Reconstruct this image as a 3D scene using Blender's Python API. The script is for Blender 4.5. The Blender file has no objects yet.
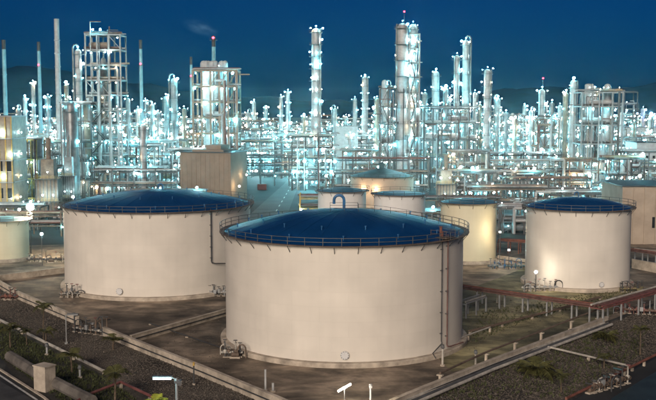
import bpy, bmesh, math, random
from mathutils import Vector, Matrix

R_ = math.radians
sc = bpy.context.scene
col = sc.collection

# ------------------------------------------------------------------ camera
CAM_H = 39.6
PITCH = math.atan(93 / 991)
FPX = 991.0
cam_d = bpy.data.cameras.new('camera')
cam = bpy.data.objects.new('camera', cam_d)
col.objects.link(cam)
cam.location = (0, 0, CAM_H)
cam.rotation_euler = (math.pi / 2 - PITCH, 0, 0)
cam_d.sensor_width = 36
cam_d.lens = FPX / 656 * 36
cam_d.clip_start = 0.5
cam_d.clip_end = 30000
sc.camera = cam

# ------------------------------------------------------------------ sky
SUN_AZ = 195.0      # compass-like bearing of the light (0 = +Y, clockwise): behind the camera, to its left
SUN_EL = 21.0
world = bpy.data.worlds.new('World')
sc.world = world
world.use_nodes = True
nt = world.node_tree
bg = nt.nodes['Background']
sky = nt.nodes.new('ShaderNodeTexSky')
sky.sky_type = 'NISHITA'
sky.sun_disc = False
sky.sun_elevation = R_(SUN_EL)
sky.sun_rotation = R_(SUN_AZ)
tint = nt.nodes.new('ShaderNodeMix')
tint.data_type = 'RGBA'
tint.blend_type = 'MULTIPLY'
tint.inputs[0].default_value = 1.0
tint.inputs[7].default_value = (0.003, 0.29, 1.0, 1)
nt.links.new(sky.outputs[0], tint.inputs[6])
nt.links.new(tint.outputs[2], bg.inputs[0])
bg.inputs[1].default_value = 0.0126

# ------------------------------------------------------------------ the one sun (low warm glow of the town behind the camera)
sd = bpy.data.lights.new('sun', 'SUN')
sd.energy = 2.05
sd.color = (1.0, 0.86, 0.725)
sd.angle = R_(26)
sun = bpy.data.objects.new('sun', sd)
col.objects.link(sun)
_az = R_(SUN_AZ)
_dir = Vector((math.sin(_az) * math.cos(R_(SUN_EL)), math.cos(_az) * math.cos(R_(SUN_EL)), math.sin(R_(SUN_EL))))
sun.rotation_euler = _dir.to_track_quat('Z', 'Y').to_euler()

# ------------------------------------------------------------------ view and sampling
sc.view_settings.view_transform = 'Standard'
sc.view_settings.look = 'None'
sc.view_settings.exposure = 0.75
sc.view_settings.gamma = 1.0
sc.render.engine = 'CYCLES'
cy = sc.cycles
cy.max_bounces = 4
cy.diffuse_bounces = 2
cy.glossy_bounces = 2
cy.transmission_bounces = 2
cy.volume_bounces = 0
cy.caustics_reflective = False
cy.caustics_refractive = False
cy.sample_clamp_indirect = 2.0
cy.sample_clamp_direct = 0.0
cy.use_light_tree = True
cy.use_denoising = True
try:
    cy.denoiser = 'OPENIMAGEDENOISE'
except Exception:
    pass
rng = random.Random(7)

# ------------------------------------------------------------------ pixel helpers (photo pixels, 656 x 400)
_cp, _sp = math.cos(PITCH), math.sin(PITCH)
def ray(px, py):
    a = (px - 328) / FPX
    b = (py - 200) / FPX
    return Vector((a, _cp - b * _sp, -_sp - b * _cp))
def G(px, py, z=0.0):
    """point on the level z under a pixel"""
    d = ray(px, py)
    t = (z - CAM_H) / d.z
    return Vector((d.x * t, d.y * t, z))
def P(px, py, Y):
    """point under a pixel in the upright plane at distance Y"""
    d = ray(px, py)
    t = Y / d.y
    return Vector((d.x * t, Y, CAM_H + d.z * t))
def XPX(x, y, z=20.0):
    """pixel column of a world point"""
    v = Vector((x, y, z - CAM_H))
    dep = v.y * _cp - v.z * _sp
    return 328 + FPX * v.x / dep

# ------------------------------------------------------------------ materials
M = {}
def mat(name, c, rough=0.6, metal=0.0, var=0.18, scale=0.35, bump=0.0, c2=None, detail=5, spec=0.4, bscale=None, patch=0):
    m = bpy.data.materials.new(name)
    m.use_nodes = True
    n = m.node_tree.nodes
    l = m.node_tree.links
    b = n['Principled BSDF']
    b.inputs['Roughness'].default_value = rough
    b.inputs['Metallic'].default_value = metal
    b.inputs['Specular IOR Level'].default_value = spec
    g = n.new('ShaderNodeNewGeometry')
    t = n.new('ShaderNodeTexNoise')
    t.inputs['Scale'].default_value = scale
    t.inputs['Detail'].default_value = detail
    t.inputs['Roughness'].default_value = 0.62
    l.new(g.outputs['Position'], t.inputs['Vector'])
    r = n.new('ShaderNodeValToRGB')
    d = c2 if c2 else tuple(x * (1 - var * 1.7) for x in c)
    u = c if c2 else tuple(min(1, x * (1 + var * 0.6)) for x in c)
    r.color_ramp.elements[0].position = 0.32
    r.color_ramp.elements[1].position = 0.68
    r.color_ramp.elements[0].color = (*d, 1)
    r.color_ramp.elements[1].color = (*u, 1)
    l.new(t.outputs['Fac'], r.inputs['Fac'])
    if patch:                # broad stains and scuffs over the fine grain
        vm = None
        last = r.outputs['Color']
        for sc_, st, lo in ((patch, (1, .45, 1), .5), (patch * 4.3, (.5, 1, 1), .62)):
            mp = n.new('ShaderNodeMapping'); mp.inputs['Scale'].default_value = st; mp.inputs['Rotation'].default_value = (0, 0, .5)
            l.new(g.outputs['Position'], mp.inputs[0])
            tn = n.new('ShaderNodeTexNoise'); tn.inputs['Scale'].default_value = sc_; tn.inputs['Detail'].default_value = 8; tn.inputs['Roughness'].default_value = .6; tn.inputs['Distortion'].default_value = .8
            l.new(mp.outputs[0], tn.inputs['Vector'])
            mr = n.new('ShaderNodeMapRange'); mr.inputs[1].default_value = .42; mr.inputs[2].default_value = .60; mr.inputs[3].default_value = lo; mr.inputs[4].default_value = 1.25
            l.new(tn.outputs['Fac'], mr.inputs[0])
            vm = n.new('ShaderNodeVectorMath'); vm.operation = 'SCALE'
            l.new(last, vm.inputs[0]); l.new(mr.outputs[0], vm.inputs['Scale'])
            last = vm.outputs[0]
        l.new(last, b.inputs['Base Color'])
    else:
        l.new(r.outputs['Color'], b.inputs['Base Color'])
    if bump:
        t2 = n.new('ShaderNodeTexNoise')
        t2.inputs['Scale'].default_value = bscale or scale * 8
        t2.inputs['Detail'].default_value = 6
        l.new(g.outputs['Position'], t2.inputs['Vector'])
        bp = n.new('ShaderNodeBump')
        bp.inputs['Strength'].default_value = bump
        bp.inputs['Distance'].default_value = 0.15
        l.new(t2.outputs['Fac'], bp.inputs['Height'])
        l.new(bp.outputs['Normal'], b.inputs['Normal'])
    M[name] = m
    return m

def emit(name, c, s):
    m = bpy.data.materials.new(name)
    m.use_nodes = True
    n = m.node_tree.nodes
    b = n['Principled BSDF']
    b.inputs['Base Color'].default_value = (0.05, 0.05, 0.05, 1)
    b.inputs['Emission Color'].default_value = (*c, 1)
    b.inputs['Emission Strength'].default_value = s
    M[name] = m
    return m

mat('steel', (0.095, 0.095, 0.093), 0.55, 0.0, 0.25, 0.5)
mat('steel_dark', (0.05, 0.05, 0.05), 0.6, 0.0, 0.25, 0.5)
mat('steel_white', (0.27, 0.27, 0.262), 0.5, 0.0, 0.15, 0.5)
mat('steel_rust', (0.20, 0.075, 0.05), 0.75, 0.0, 0.3, 0.8)
mat('steel_brown', (0.15, 0.105, 0.075), 0.7, 0.0, 0.3, 0.5)
mat('steel_yellow', (0.42, 0.27, 0.07), 0.6, 0.0, 0.25, 0.5)
mat('grating', (0.09, 0.092, 0.092), 0.7, 0.0, 0.25, 0.6)
mat('jacket', (0.20, 0.20, 0.197), 0.4, 0.3, 0.2, 0.6)
mat('jacket_white', (0.37, 0.366, 0.355), 0.45, 0.0, 0.15, 0.6)
mat('jacket_tan', (0.24, 0.19, 0.14), 0.55, 0.0, 0.2, 0.5)
mat('stack_teal', (0.17, 0.33, 0.37), 0.5, 0.0, 0.15, 0.3)  # teal light on the chimneys is put into their colour, offsetting the warm sun
mat('pipe_red', (0.15, 0.075, 0.062), 0.6, 0.0, 0.3, 0.9)
mat('paint_red', (0.20, 0.075, 0.065), 0.5, 0.0, 0.2, 0.9)
mat('pipe_blue', (0.03, 0.12, 0.26), 0.45, 0.0, 0.2, 0.9)
mat('pipe_pale', (0.44, 0.40, 0.34), 0.55, 0.0, 0.25, 0.8)
mat('concrete', (0.46, 0.385, 0.30), 0.85, 0.0, 0.28, 0.45, bump=0.3)
mat('concrete_dark', (0.15, 0.13, 0.11), 0.9, 0.0, 0.3, 0.4, bump=0.3)  # dimness of the area round the fat pipe is put into this colour
mat('wall_tan', (0.36, 0.29, 0.22), 0.75, 0.0, 0.12, 0.25)
mat('wall_grey', (0.22, 0.17, 0.125), 0.75, 0.0, 0.10, 0.2)
mat('roof_dark', (0.06, 0.075, 0.08), 0.5, 0.0, 0.25, 0.3)
mat('roof_teal', (0.06, 0.12, 0.13), 0.45, 0.0, 0.25, 0.3)
mat('window_dark', (0.02, 0.022, 0.025), 0.15, 0.0, 0.1, 0.5)
mat('asphalt', (0.055, 0.054, 0.052), 0.85, 0.0, 0.25, 0.25, bump=0.2)
mat('plant_ground', (0.032, 0.032, 0.031), 0.85, 0.0, 0.35, 0.06, bump=0.2)
mat('road_far', (0.075, 0.075, 0.073), 0.8, 0.0, 0.2, 0.1)
mat('marking', (0.62, 0.60, 0.54), 0.8, 0.0, 0.3, 1.2)
mat('bund', (0.37, 0.285, 0.20), 0.9, 0.0, 0.3, 0.10, bump=0.35, c2=(0.06, 0.047, 0.036), detail=9, bscale=1.4, patch=.055)
mat('bund_green', (0.34, 0.29, 0.15), 0.92, 0.0, 0.3, 0.13, bump=0.4, c2=(0.09, 0.085, 0.05), detail=9, bscale=1.4, patch=.07)
mat('gravel', (0.135, 0.11, 0.083), 0.95, 0.0, 0.3, 2.4, bump=0.7, c2=(0.04, 0.034, 0.028), detail=10, bscale=2.2, patch=.04)
mat('soil', (0.05, 0.043, 0.035), 0.95, 0.0, 0.3, 0.5, bump=0.8, c2=(0.016, 0.017, 0.012), detail=9)
mat('hill', (0.008, 0.046, 0.105), 0.95, 0.0, 0.3, 0.004, spec=0.0)  # blue of the hazy distance is put into the hill colour
mat('basin_water', (0.03, 0.05, 0.052), 0.55, 0.0, 0.2, 0.3, bump=0.05, bscale=1.5)
mat('palm_leaf', (0.095, 0.092, 0.03), 0.6, 0.0, 0.3, 1.5)
mat('palm_leaf_yellow', (0.25, 0.20, 0.02), 0.6, 0.0, 0.25, 1.5)
mat('bark', (0.12, 0.085, 0.055), 0.9, 0.0, 0.3, 2.5)
mat('lamp_house', (0.10, 0.10, 0.10), 0.5, 0.0, 0.1, 1.0)
for nm in ('hill',):
    pass

emit('glow_teal', (0.20, 0.83, 1.0), 240)
emit('glow_white', (0.64, 0.96, 1.0), 240)
emit('glow_warm', (1.0, 0.72, 0.42), 160)
emit('glow_dazzle', (1.0, 0.80, 0.52), 700)
emit('glow_yard', (0.66, 0.96, 1.0), 420)
emit('glow_red', (1.0, 0.02, 0.04), 20)
emit('glow_blue', (0.10, 0.35, 1.0), 50)
emit('glow_street', (0.50, 0.93, 1.0), 30)
emit('glow_flood', (1.0, 0.88, 0.70), 560)
emit('glow_foot', (1.0, 0.92, 0.78), 260)

def shell_material(name, c, R, course=2.3, plate=9.0, streak=0.05):
    """painted plate steel: faint plate joints round the cylinder and rain streaks down it"""
    m = bpy.data.materials.new(name)
    m.use_nodes = True
    n = m.node_tree.nodes
    l = m.node_tree.links
    b = n['Principled BSDF']
    b.inputs['Roughness'].default_value = 0.55
    b.inputs['Specular IOR Level'].default_value = 0.3
    tc = n.new('ShaderNodeTexCoord')
    sp = n.new('ShaderNodeSeparateXYZ')
    l.new(tc.outputs['Object'], sp.inputs[0])
    at = n.new('ShaderNodeMath'); at.operation = 'ARCTAN2'
    l.new(sp.outputs['Y'], at.inputs[0]); l.new(sp.outputs['X'], at.inputs[1])
    mu = n.new('ShaderNodeMath'); mu.operation = 'MULTIPLY'; mu.inputs[1].default_value = R
    l.new(at.outputs[0], mu.inputs[0])
    cb = n.new('ShaderNodeCombineXYZ')
    l.new(mu.outputs[0], cb.inputs['X']); l.new(sp.outputs['Z'], cb.inputs['Y'])
    br = n.new('ShaderNodeTexBrick')
    br.inputs['Color1'].default_value = (1, 1, 1, 1)
    br.inputs['Color2'].default_value = (0.975, 0.975, 0.975, 1)
    br.inputs['Mortar'].default_value = (0.94, 0.935, 0.93, 1)
    br.inputs['Scale'].default_value = 1.0
    br.inputs['Mortar Size'].default_value = 0.035
    br.inputs['Mortar Smooth'].default_value = 0.4
    br.inputs['Brick Width'].default_value = plate
    br.inputs['Row Height'].default_value = course
    l.new(cb.outputs[0], br.inputs['Vector'])
    # streaks: noise squeezed sideways, drawn out downwards
    mp = n.new('ShaderNodeMapping'); mp.inputs['Scale'].default_value = (0.9, 0.05, 1)
    l.new(cb.outputs[0], mp.inputs[0])
    no = n.new('ShaderNodeTexNoise'); no.inputs['Scale'].default_value = 1.0; no.inputs['Detail'].default_value = 6
    l.new(mp.outputs[0], no.inputs['Vector'])
    r1 = n.new('ShaderNodeMapRange'); r1.inputs[1].default_value = 0.35; r1.inputs[2].default_value = 0.75
    r1.inputs[3].default_value = 1.0; r1.inputs[4].default_value = 1.0 - streak
    l.new(no.outputs['Fac'], r1.inputs[0])
    n2 = n.new('ShaderNodeTexNoise'); n2.inputs['Scale'].default_value = 0.16; n2.inputs['Detail'].default_value = 7
    l.new(cb.outputs[0], n2.inputs['Vector'])
    r2 = n.new('ShaderNodeMapRange'); r2.inputs[1].default_value = 0.3; r2.inputs[2].default_value = 0.7
    r2.inputs[3].default_value = 0.90; r2.inputs[4].default_value = 1.05
    l.new(n2.outputs['Fac'], r2.inputs[0])
    p1 = n.new('ShaderNodeMath'); p1.operation = 'MULTIPLY'
    l.new(r1.outputs[0], p1.inputs[0]); l.new(r2.outputs[0], p1.inputs[1])
    mx = n.new('ShaderNodeMix'); mx.data_type = 'RGBA'; mx.blend_type = 'MULTIPLY'; mx.inputs[0].default_value = 1
    l.new(br.outputs['Color'], mx.inputs[6]); mx.inputs[7].default_value = (*c, 1)
    vm = n.new('ShaderNodeVectorMath'); vm.operation = 'SCALE'
    l.new(mx.outputs[2], vm.inputs[0]); l.new(p1.outputs[0], vm.inputs['Scale'])
    l.new(vm.outputs[0], b.inputs['Base Color'])
    bp = n.new('ShaderNodeBump'); bp.inputs['Strength'].default_value = 0.25; bp.inputs['Distance'].default_value = 0.02
    l.new(br.outputs['Fac'], bp.inputs['Height']); bp.invert = True
    l.new(bp.outputs['Normal'], b.inputs['Normal'])
    M[name] = m
shell_material('shell_cream', (0.66, 0.595, 0.505), 20.3)
shell_material('shell_right', (0.65, 0.59, 0.505), 11.5, 2.2, 7.5)
shell_material('shell_yellow', (0.60, 0.54, 0.38), 7.2, 2.0, 6)
shell_material('shell_tan', (0.45, 0.35, 0.26), 12.6, 2.2, 7)
shell_material('shell_white', (0.62, 0.60, 0.57), 6.7, 2.0, 6)
mat('roof_blue', (0.004, 0.050, 0.155), 0.36, 0.0, 0.12, 0.16, spec=0.5, c2=(0.003, 0.034, 0.105), bump=0.12, bscale=0.5)
mat('roof_blue_pale', (0.05, 0.17, 0.24), 0.40, 0.0, 0.2, 0.2)

# ------------------------------------------------------------------ mesh helpers
class MB:
    def __init__(s):
        s.v = []; s.f = []; s.m = []
    def add(s, vs, fs, mi=0):
        o = len(s.v)
        s.v += [tuple(p) for p in vs]
        s.f += [tuple(i + o for i in q) for q in fs]
        s.m += [mi] * len(fs)
    def box(s, c, d, mi=0, rz=0.0):
        x, y, z = (k / 2 for k in d)
        vs = [(a, b, e) for a in (-x, x) for b in (-y, y) for e in (-z, z)]
        cz, sz = math.cos(rz), math.sin(rz)
        vs = [(c[0] + p[0] * cz - p[1] * sz, c[1] + p[0] * sz + p[1] * cz, c[2] + p[2]) for p in vs]
        s.add(vs, [(0, 1, 3, 2), (4, 6, 7, 5), (0, 4, 5, 1), (2, 3, 7, 6), (0, 2, 6, 4), (1, 5, 7, 3)], mi)
    def tube(s, p, q, r, n=8, mi=0, r2=None, cap=True):
        p = Vector(p); q = Vector(q)
        r2 = r if r2 is None else r2
        a = (q - p).normalized()
        u = a.orthogonal().normalized()
        w = a.cross(u)
        vs = []
        for k in range(n):
            t = 2 * math.pi * k / n
            e = u * math.cos(t) + w * math.sin(t)
            vs.append(p + e * r); vs.append(q + e * r2)
        fs = [(2 * k, 2 * ((k + 1) % n), 2 * ((k + 1) % n) + 1, 2 * k + 1) for k in range(n)]
        if cap:
            fs.append(tuple(2 * k for k in range(n))[::-1]); fs.append(tuple(2 * k + 1 for k in range(n)))
        s.add(vs, fs, mi)
    def path(s, pts, r, n=8, mi=0, closed=False):
        pts = [Vector(p) for p in pts]
        N = len(pts)
        rings = []
        prev = None
        for i in range(N):
            if closed:
                a = (pts[(i + 1) % N] - pts[i - 1]).normalized()
            else:
                a = (pts[min(i + 1, N - 1)] - pts[max(i - 1, 0)]).normalized()
            if prev is None:
                u = a.orthogonal().normalized()
            else:
                u = (prev - a * prev.dot(a))
                u = u.normalized() if u.length > 1e-6 else a.orthogonal().normalized()
            prev = u
            w = a.cross(u)
            rings.append([pts[i] + (u * math.cos(2 * math.pi * k / n) + w * math.sin(2 * math.pi * k / n)) * r for k in range(n)])
        vs = [p for g in rings for p in g]
        fs = []
        for i in range(N if closed else N - 1):
            j = (i + 1) % N
            for k in range(n):
                fs.append((i * n + k, i * n + (k + 1) % n, j * n + (k + 1) % n, j * n + k))
        if not closed:
            fs.append(tuple(range(n))[::-1]); fs.append(tuple((N - 1) * n + k for k in range(n)))
        s.add(vs, fs, mi)
    def lathe(s, prof, n=32, mi=0, c=(0, 0, 0)):
        """profile of (radius, z) from bottom to top, turned about z"""
        vs = []; idx = []
        for r, z in prof:
            if r < 1e-6:
                idx.append([len(vs)]); vs.append((c[0], c[1], c[2] + z))
            else:
                idx.append(list(range(len(vs), len(vs) + n)))
                vs += [(c[0] + r * math.cos(2 * math.pi * k / n), c[1] + r * math.sin(2 * math.pi * k / n), c[2] + z) for k in range(n)]
        fs = []
        for a, b in zip(idx, idx[1:]):
            for k in range(n):
                k2 = (k + 1) % n
                if len(a) == 1 and len(b) == 1: continue
                if len(a) == 1: fs.append((a[0], b[k2], b[k]))
                elif len(b) == 1: fs.append((a[k], a[k2], b[0]))
                else: fs.append((a[k], a[k2], b[k2], b[k]))
        s.add(vs, fs, mi)
    def ico(s, c, r, mi=0, sub=1):
        bm = bmesh.new()
        bmesh.ops.create_icosphere(bm, subdivisions=sub, radius=r)
        vs = [Vector(c) + v.co for v in bm.verts]
        fs = [tuple(v.index for v in f.verts) for f in bm.faces]
        bm.free()
        s.add(vs, fs, mi)
    def mesh(s, name, mats, smooth=False):
        me = bpy.data.meshes.new(name)
        me.from_pydata(s.v, [], s.f)
        mats = mats if isinstance(mats, (list, tuple)) else [mats]
        for x in mats:
            me.materials.append(M[x])
        if len(mats) > 1:
            me.polygons.foreach_set('material_index', s.m)
        if smooth:
            me.polygons.foreach_set('use_smooth', [True] * len(s.f))
            try:
                me.set_sharp_from_angle(angle=R_(35))
            except Exception:
                pass
        me.update()
        return me
    def build(s, name, mats, parent=None, loc=(0, 0, 0), rz=0.0, smooth=False):
        return link(name, s.mesh(name, mats, smooth), parent, loc, rz)

def link(name, me, parent=None, loc=(0, 0, 0), rz=0.0):
    o = bpy.data.objects.new(name, me)
    col.objects.link(o)
    o.location = loc
    o.rotation_euler = (0, 0, rz)
    if parent is not None:
        o.parent = parent
    return o

GROUPS = {'storage_tank': 'storage tanks', 'process_unit': 'steel process units of the plant', 'distillation_tower': 'distillation towers of the plant', 'chimney_stack': 'chimneys of the plant',
          'pipe_rack': 'pipe racks', 'palm_tree': 'palms along the bund', 'palm_bush': 'palm bushes on the gravel', 'valve_manifold': 'valve manifolds in the tank yard', 'marker_post': 'posts in the tank yard',
          'yard_lamp': 'lamps in the tank yard', 'street_lamp': 'street lamps by the bund', 'supported_pipe': 'pipes on low supports', 'containment_dike': 'walls of the tank bund', 'fired_heater': 'furnaces of the plant',
          'plant_building': 'buildings of the plant'}
LABELS = {}
def tag(o, label, cat, group=None):
    if label in LABELS and not group:
        print('DUPLICATE LABEL', label)
    LABELS[label] = 1
    o['label'] = label
    o['category'] = cat
    if group:
        o['group'] = group
    return o
def thing(name, label, cat, loc=(0, 0, 0), rz=0.0, group=None):
    o = bpy.data.objects.new(name, None)
    o.empty_display_size = 0.5
    col.objects.link(o)
    o.location = loc
    o.rotation_euler = (0, 0, rz)
    return tag(o, label, cat, group or GROUPS.get(name))
def struct(o, kind='structure'):
    o['kind'] = kind
    return o

# shared unit meshes -> one object for each piece
UNIT = {}
def unit(shape, m):
    k = (shape, m)
    if k in UNIT:
        return UNIT[k]
    b = MB()
    sm = True
    if shape == 'box':
        b.box((0, 0, 0), (1, 1, 1)); sm = False
    elif shape == 'cyl':
        b.tube((0, 0, -.5), (0, 0, .5), 0.5, 10)
    elif shape == 'pipe':
        b.tube((0, 0, -.5), (0, 0, .5), 0.5, 7)
    elif shape == 'drum':      # domed both ends
        prof = [(0, -.5), (.30, -.485), (.43, -.46), (.5, -.42), (.5, -.02), (.515, -.015), (.515, .015), (.5, .02), (.5, .42), (.43, .46), (.30, .485), (0, .5)]
        b.lathe(prof, 14)
    elif shape == 'lamp':      # bulb with its short bracket
        b.ico((0, 0, 0), 1.0, 0)
        b.box((0, 0.9, -0.25), (0.25, 1.6, 0.22), 1)
    elif shape == 'bulb':
        b.ico((0, 0, 0), 1.0, 0, 2)
    elif shape == 'ring':      # platform ring: deck, toe board and rail in one; inner radius .72
        b.lathe([(.70, 0), (1, 0), (1, .09), (.70, .09)], 14)
        b.lathe([(.985, .5), (1, .5), (1, .53), (.985, .53)], 14)
        b.lathe([(.985, .95), (1, .95), (1, 1), (.985, 1)], 14)
        for k in range(7):
            t = 2 * math.pi * k / 7
            b.tube((.99 * math.cos(t), .99 * math.sin(t), .05), (.99 * math.cos(t), .99 * math.sin(t), 1), .014, 4, cap=False)
    ml = [m, 'lamp_house'] if shape == 'lamp' else m
    UNIT[k] = b.mesh(shape + '_' + m, ml, sm)
    return UNIT[k]
def box(name, par, c, d, m, rz=0.0):
    o = link(name, unit('box', m), par, c, rz)
    o.scale = d
    return o
def rod(name, par, p, q, r, m, shape='pipe'):
    p = Vector(p); q = Vector(q)
    o = link(name, unit(shape, m), par, (p + q) / 2)
    v = q - p
    o.rotation_euler = v.to_track_quat('Z', 'Y').to_euler()
    o.scale = (2 * r, 2 * r, v.length)
    return o
def beam(name, par, p, q, w, m, h=None):
    p = Vector(p); q = Vector(q)
    o = link(name, unit('box', m), par, (p + q) / 2)
    v = q - p
    o.rotation_euler = v.to_track_quat('Z', 'Y').to_euler()
    o.scale = (w, h or w, v.length)
    return o
NLAMP = [0]
def lamp(par, c, r=0.42, kind=None):
    if kind is None:
        t = rng.random()
        kind = 'glow_teal' if t < .52 else 'glow_white' if t < .88 else 'glow_warm'
    o = link('lamp', unit('lamp', kind), par, c)
    q = r * rng.choice((.34, .42, .42, .5, .5, .6, .8, 1.0, 1.45))
    o.scale = (q, q, q)
    NLAMP[0] += 1
    return o

# ================================================================== SETTING
def sheet(name, pix, z, m, extra=None):
    pts = extra if extra else [G(a, b) for a, b in pix]
    bm_ = MB()
    bm_.add([(p[0], p[1], z) for p in pts], [tuple(range(len(pts)))])
    o = bm_.build(name, m)
    # face up
    if o.data.polygons[0].normal.z < 0:
        o.data.flip_normals()
    return struct(o)

b = MB(); b.add([(-9000, -600, 0), (9000, -600, 0), (9000, 14000, 0), (-9000, 14000, 0)], [(0, 1, 2, 3)])
struct(b.build('ground', 'plant_ground'))

# hills on the horizon
def hills():
    prof = [(-420, 96), (-200, 84), (-60, 74), (0, 68), (28, 67), (60, 70), (100, 77), (140, 84), (190, 91), (250, 97), (320, 101), (400, 100),
            (470, 95), (500, 90), (540, 87), (575, 90), (604, 92), (630, 87), (656, 82), (700, 76), (780, 80), (900, 90), (1100, 98)]
    mb = MB()
    Y = 5200.0
    n = 160
    rows = 7
    vs = []
    for i in range(n + 1):
        px = -420 + 1520 * i / n
        for a, c in zip(prof, prof[1:]):
            if a[0] <= px <= c[0]:
                t = (px - a[0]) / (c[0] - a[0]); t = t * t * (3 - 2 * t)
                py = a[1] + (c[1] - a[1]) * t
        py += 0.9 * math.sin(px * .11) + 0.6 * math.sin(px * .27 + 1) + rng.uniform(-.35, .35)
        h = P(px, py, Y).z
        x = P(px, 107, Y).x
        for j in range(rows):
            t = j / (rows - 1)
            zz = h * math.sin(t * math.pi / 2) ** 1.3
            vs.append((x + rng.uniform(-12, 12) * t, Y - 1500 * (1 - t) + rng.uniform(-40, 40) * (j not in (0,)), zz * (1 + rng.uniform(-.04, .04) * (0 < j < rows - 1)) - (1 if j == 0 else 0)))
    for i in range(n):
        for j in range(rows - 1):
            a = i * rows + j
            mb.f.append((a, a + rows, a + rows + 1, a + 1)); mb.m.append(0)
    mb.v = vs
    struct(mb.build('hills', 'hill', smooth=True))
hills()

sheet('bund_floor', [(14, 290), (80, 319), (121, 338), (170, 360), (283, 404), (300, 412), (385, 410), (397, 403), (490, 366), (610, 320), (662, 300), (664, 226), (520, 226), (440, 236), (0, 246), (-14, 284)], 0.012, 'bund')
sheet('gravel_bed_under_pipes', [(440, 300), (530, 266), (648, 288), (606, 319), (560, 336), (486, 364), (452, 372), (430, 350)], 0.020, 'bund_green')
sheet('gravel_slope', [(-40, 275), (14, 290.5), (80, 320), (121, 339), (170, 361), (283, 405), (300, 440), (170, 440), (106, 376), (0, 322), (-40, 302)], 0.016, 'gravel')
sheet('planting_strip', [(-40, 303), (0, 323), (106, 377), (172, 442), (60, 442), (0, 356), (-40, 340)], 0.024, 'soil')
sheet('gravel_bed', [(390, 411), (490, 368), (610, 322), (668, 300), (690, 330), (656, 356), (568, 402), (540, 440), (360, 440)], 0.016, 'gravel')
sheet('road', [(-60, 352), (0, 381), (30, 398), (60, 440), (-80, 440)], 0.028, 'asphalt')
sheet('road_edge_line', [(-30, 358.5), (0, 374.5), (38, 399.6), (37, 401), (0, 376.5), (-30, 360)], 0.034, 'marking')
sheet('water_basin', [(590, 440), (612, 398), (640, 381), (690, 352), (760, 352), (760, 440)], 0.030, 'basin_water')
sheet('plant_road', [(246, 218), (286, 218), (299, 184), (303, 176), (291, 176), (284, 184)], 0.014, 'road_far')
sheet('plant_road_crossing', [(200, 214), (200, 219.5), (520, 219.5), (520, 214)], 0.018, 'road_far')
sheet('path_between_tanks', [(497, 243), (500, 214), (512, 209), (526, 214), (528, 240)], 0.026, 'asphalt')
for k in range(9):
    y0 = 376 + k * 18
    a = G(272, 218); c = G(296, 178)
    t0 = (y0 - a.y) / (c.y - a.y); t1 = (y0 + 7 - a.y) / (c.y - a.y)
    p = a.lerp(c, t0); q = a.lerp(c, t1)
    sheet('road_dash', None, 0.020, 'marking', [(p.x - .2, p.y), (p.x + .2, p.y), (q.x + .2, q.y), (q.x - .2, q.y)])

# ================================================================== STORAGE TANKS
def ringpath(r, z, n=72):
    return [(r * math.cos(2 * math.pi * k / n), r * math.sin(2 * math.pi * k / n), z) for k in range(n)]
def storage_tank(name, label, c, R, h, rise, shell, roof, brackets=36, rail=True, rail_rad=0.2, nseg=96, ring=True, conical=False, group=None):
    t = thing(name, label, 'tank', (c[0], c[1], 0), 0, group)
    if ring:
        b = MB(); b.lathe([(R + .95, 0), (R + .95, .62), (R + .85, .75), (R - .1, .78)], nseg)
        b.build('concrete_ring', 'concrete', t, smooth=True)
    b = MB(); b.lathe([(R + .02, .55), (R + .02, .80), (R, .82), (R, h - .3), (R + .10, h - .28), (R + .10, h)], nseg)
    b.build('shell', shell, t, smooth=True)
    prof = []
    n = 10
    for k in range(n + 1):
        s = k / n
        r = (R + .12) * (1 - s)
        if conical:
            z = h + rise * s
        else:
            z = h + rise * (1 - (r / R) ** 2)
        prof.append((r if r > .01 else 0, z + .03))
    b = MB(); b.lathe([(R + .12, h - .05)] + prof, nseg)
    b.build('roof', roof, t, smooth=True)
    if not conical and R > 9:          # radial laps of the roof plates
        ns = 28 if R > 15 else 20
        sb = MB()
        for a, c_ in zip(prof[:-2], prof[1:-1]):
            w0, w1 = .08, .08
            sb.add([(a[0], -w0, a[1] + .015), (a[0], w0, a[1] + .015), (c_[0], w1, c_[1] + .015), (c_[0], -w1, c_[1] + .015),
                    (a[0], -w0, a[1] + .04), (a[0], w0, a[1] + .04), (c_[0], w1, c_[1] + .04), (c_[0], -w1, c_[1] + .04)],
                   [(4, 5, 6, 7), (0, 4, 7, 3), (1, 2, 6, 5)])
        sme = sb.mesh('roof_seam', roof)
        for k in range(ns):
            link('roof_seam', sme, t, (0, 0, 0), 2 * math.pi * k / ns)
    # rim walkway
    b = MB(); b.lathe([(R + .11, h - .02), (R + 1.0, h - .02), (R + 1.0, h + .10), (R + .11, h + .08)], nseg)
    b.build('rim_walkway', 'steel_brown', t, smooth=True)
    bm_ = MB()
    bm_.tube((R + .05, 0, h - 1.15), (R + .95, 0, h - .08), .055, 5)
    me = bm_.mesh('bracket', 'steel_dark')
    for k in range(brackets):
        link('bracket', me, t, (0, 0, 0), 2 * math.pi * (k + .5) / brackets)
    if rail:
        hb = MB()
        rr = R + .92
        for z in (h + .70, h + 1.32):
            hb.path(ringpath(rr, z, 96), .05, 5, closed=True)
        o = hb.build('handrail', 'steel', t)
        pm = MB(); pm.box((rr, 0, h + .70), (.09, .09, 1.25)); pme = pm.mesh('rail_post', 'steel')
        k_n = int(2 * math.pi * R / 2.7)
        for k in range(k_n):
            link('rail_post', pme, o, (0, 0, 0), 2 * math.pi * k / k_n)
    return t
def roof_z(R, h, rise, r):
    return h + rise * (1 - (r / R) ** 2)
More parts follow.
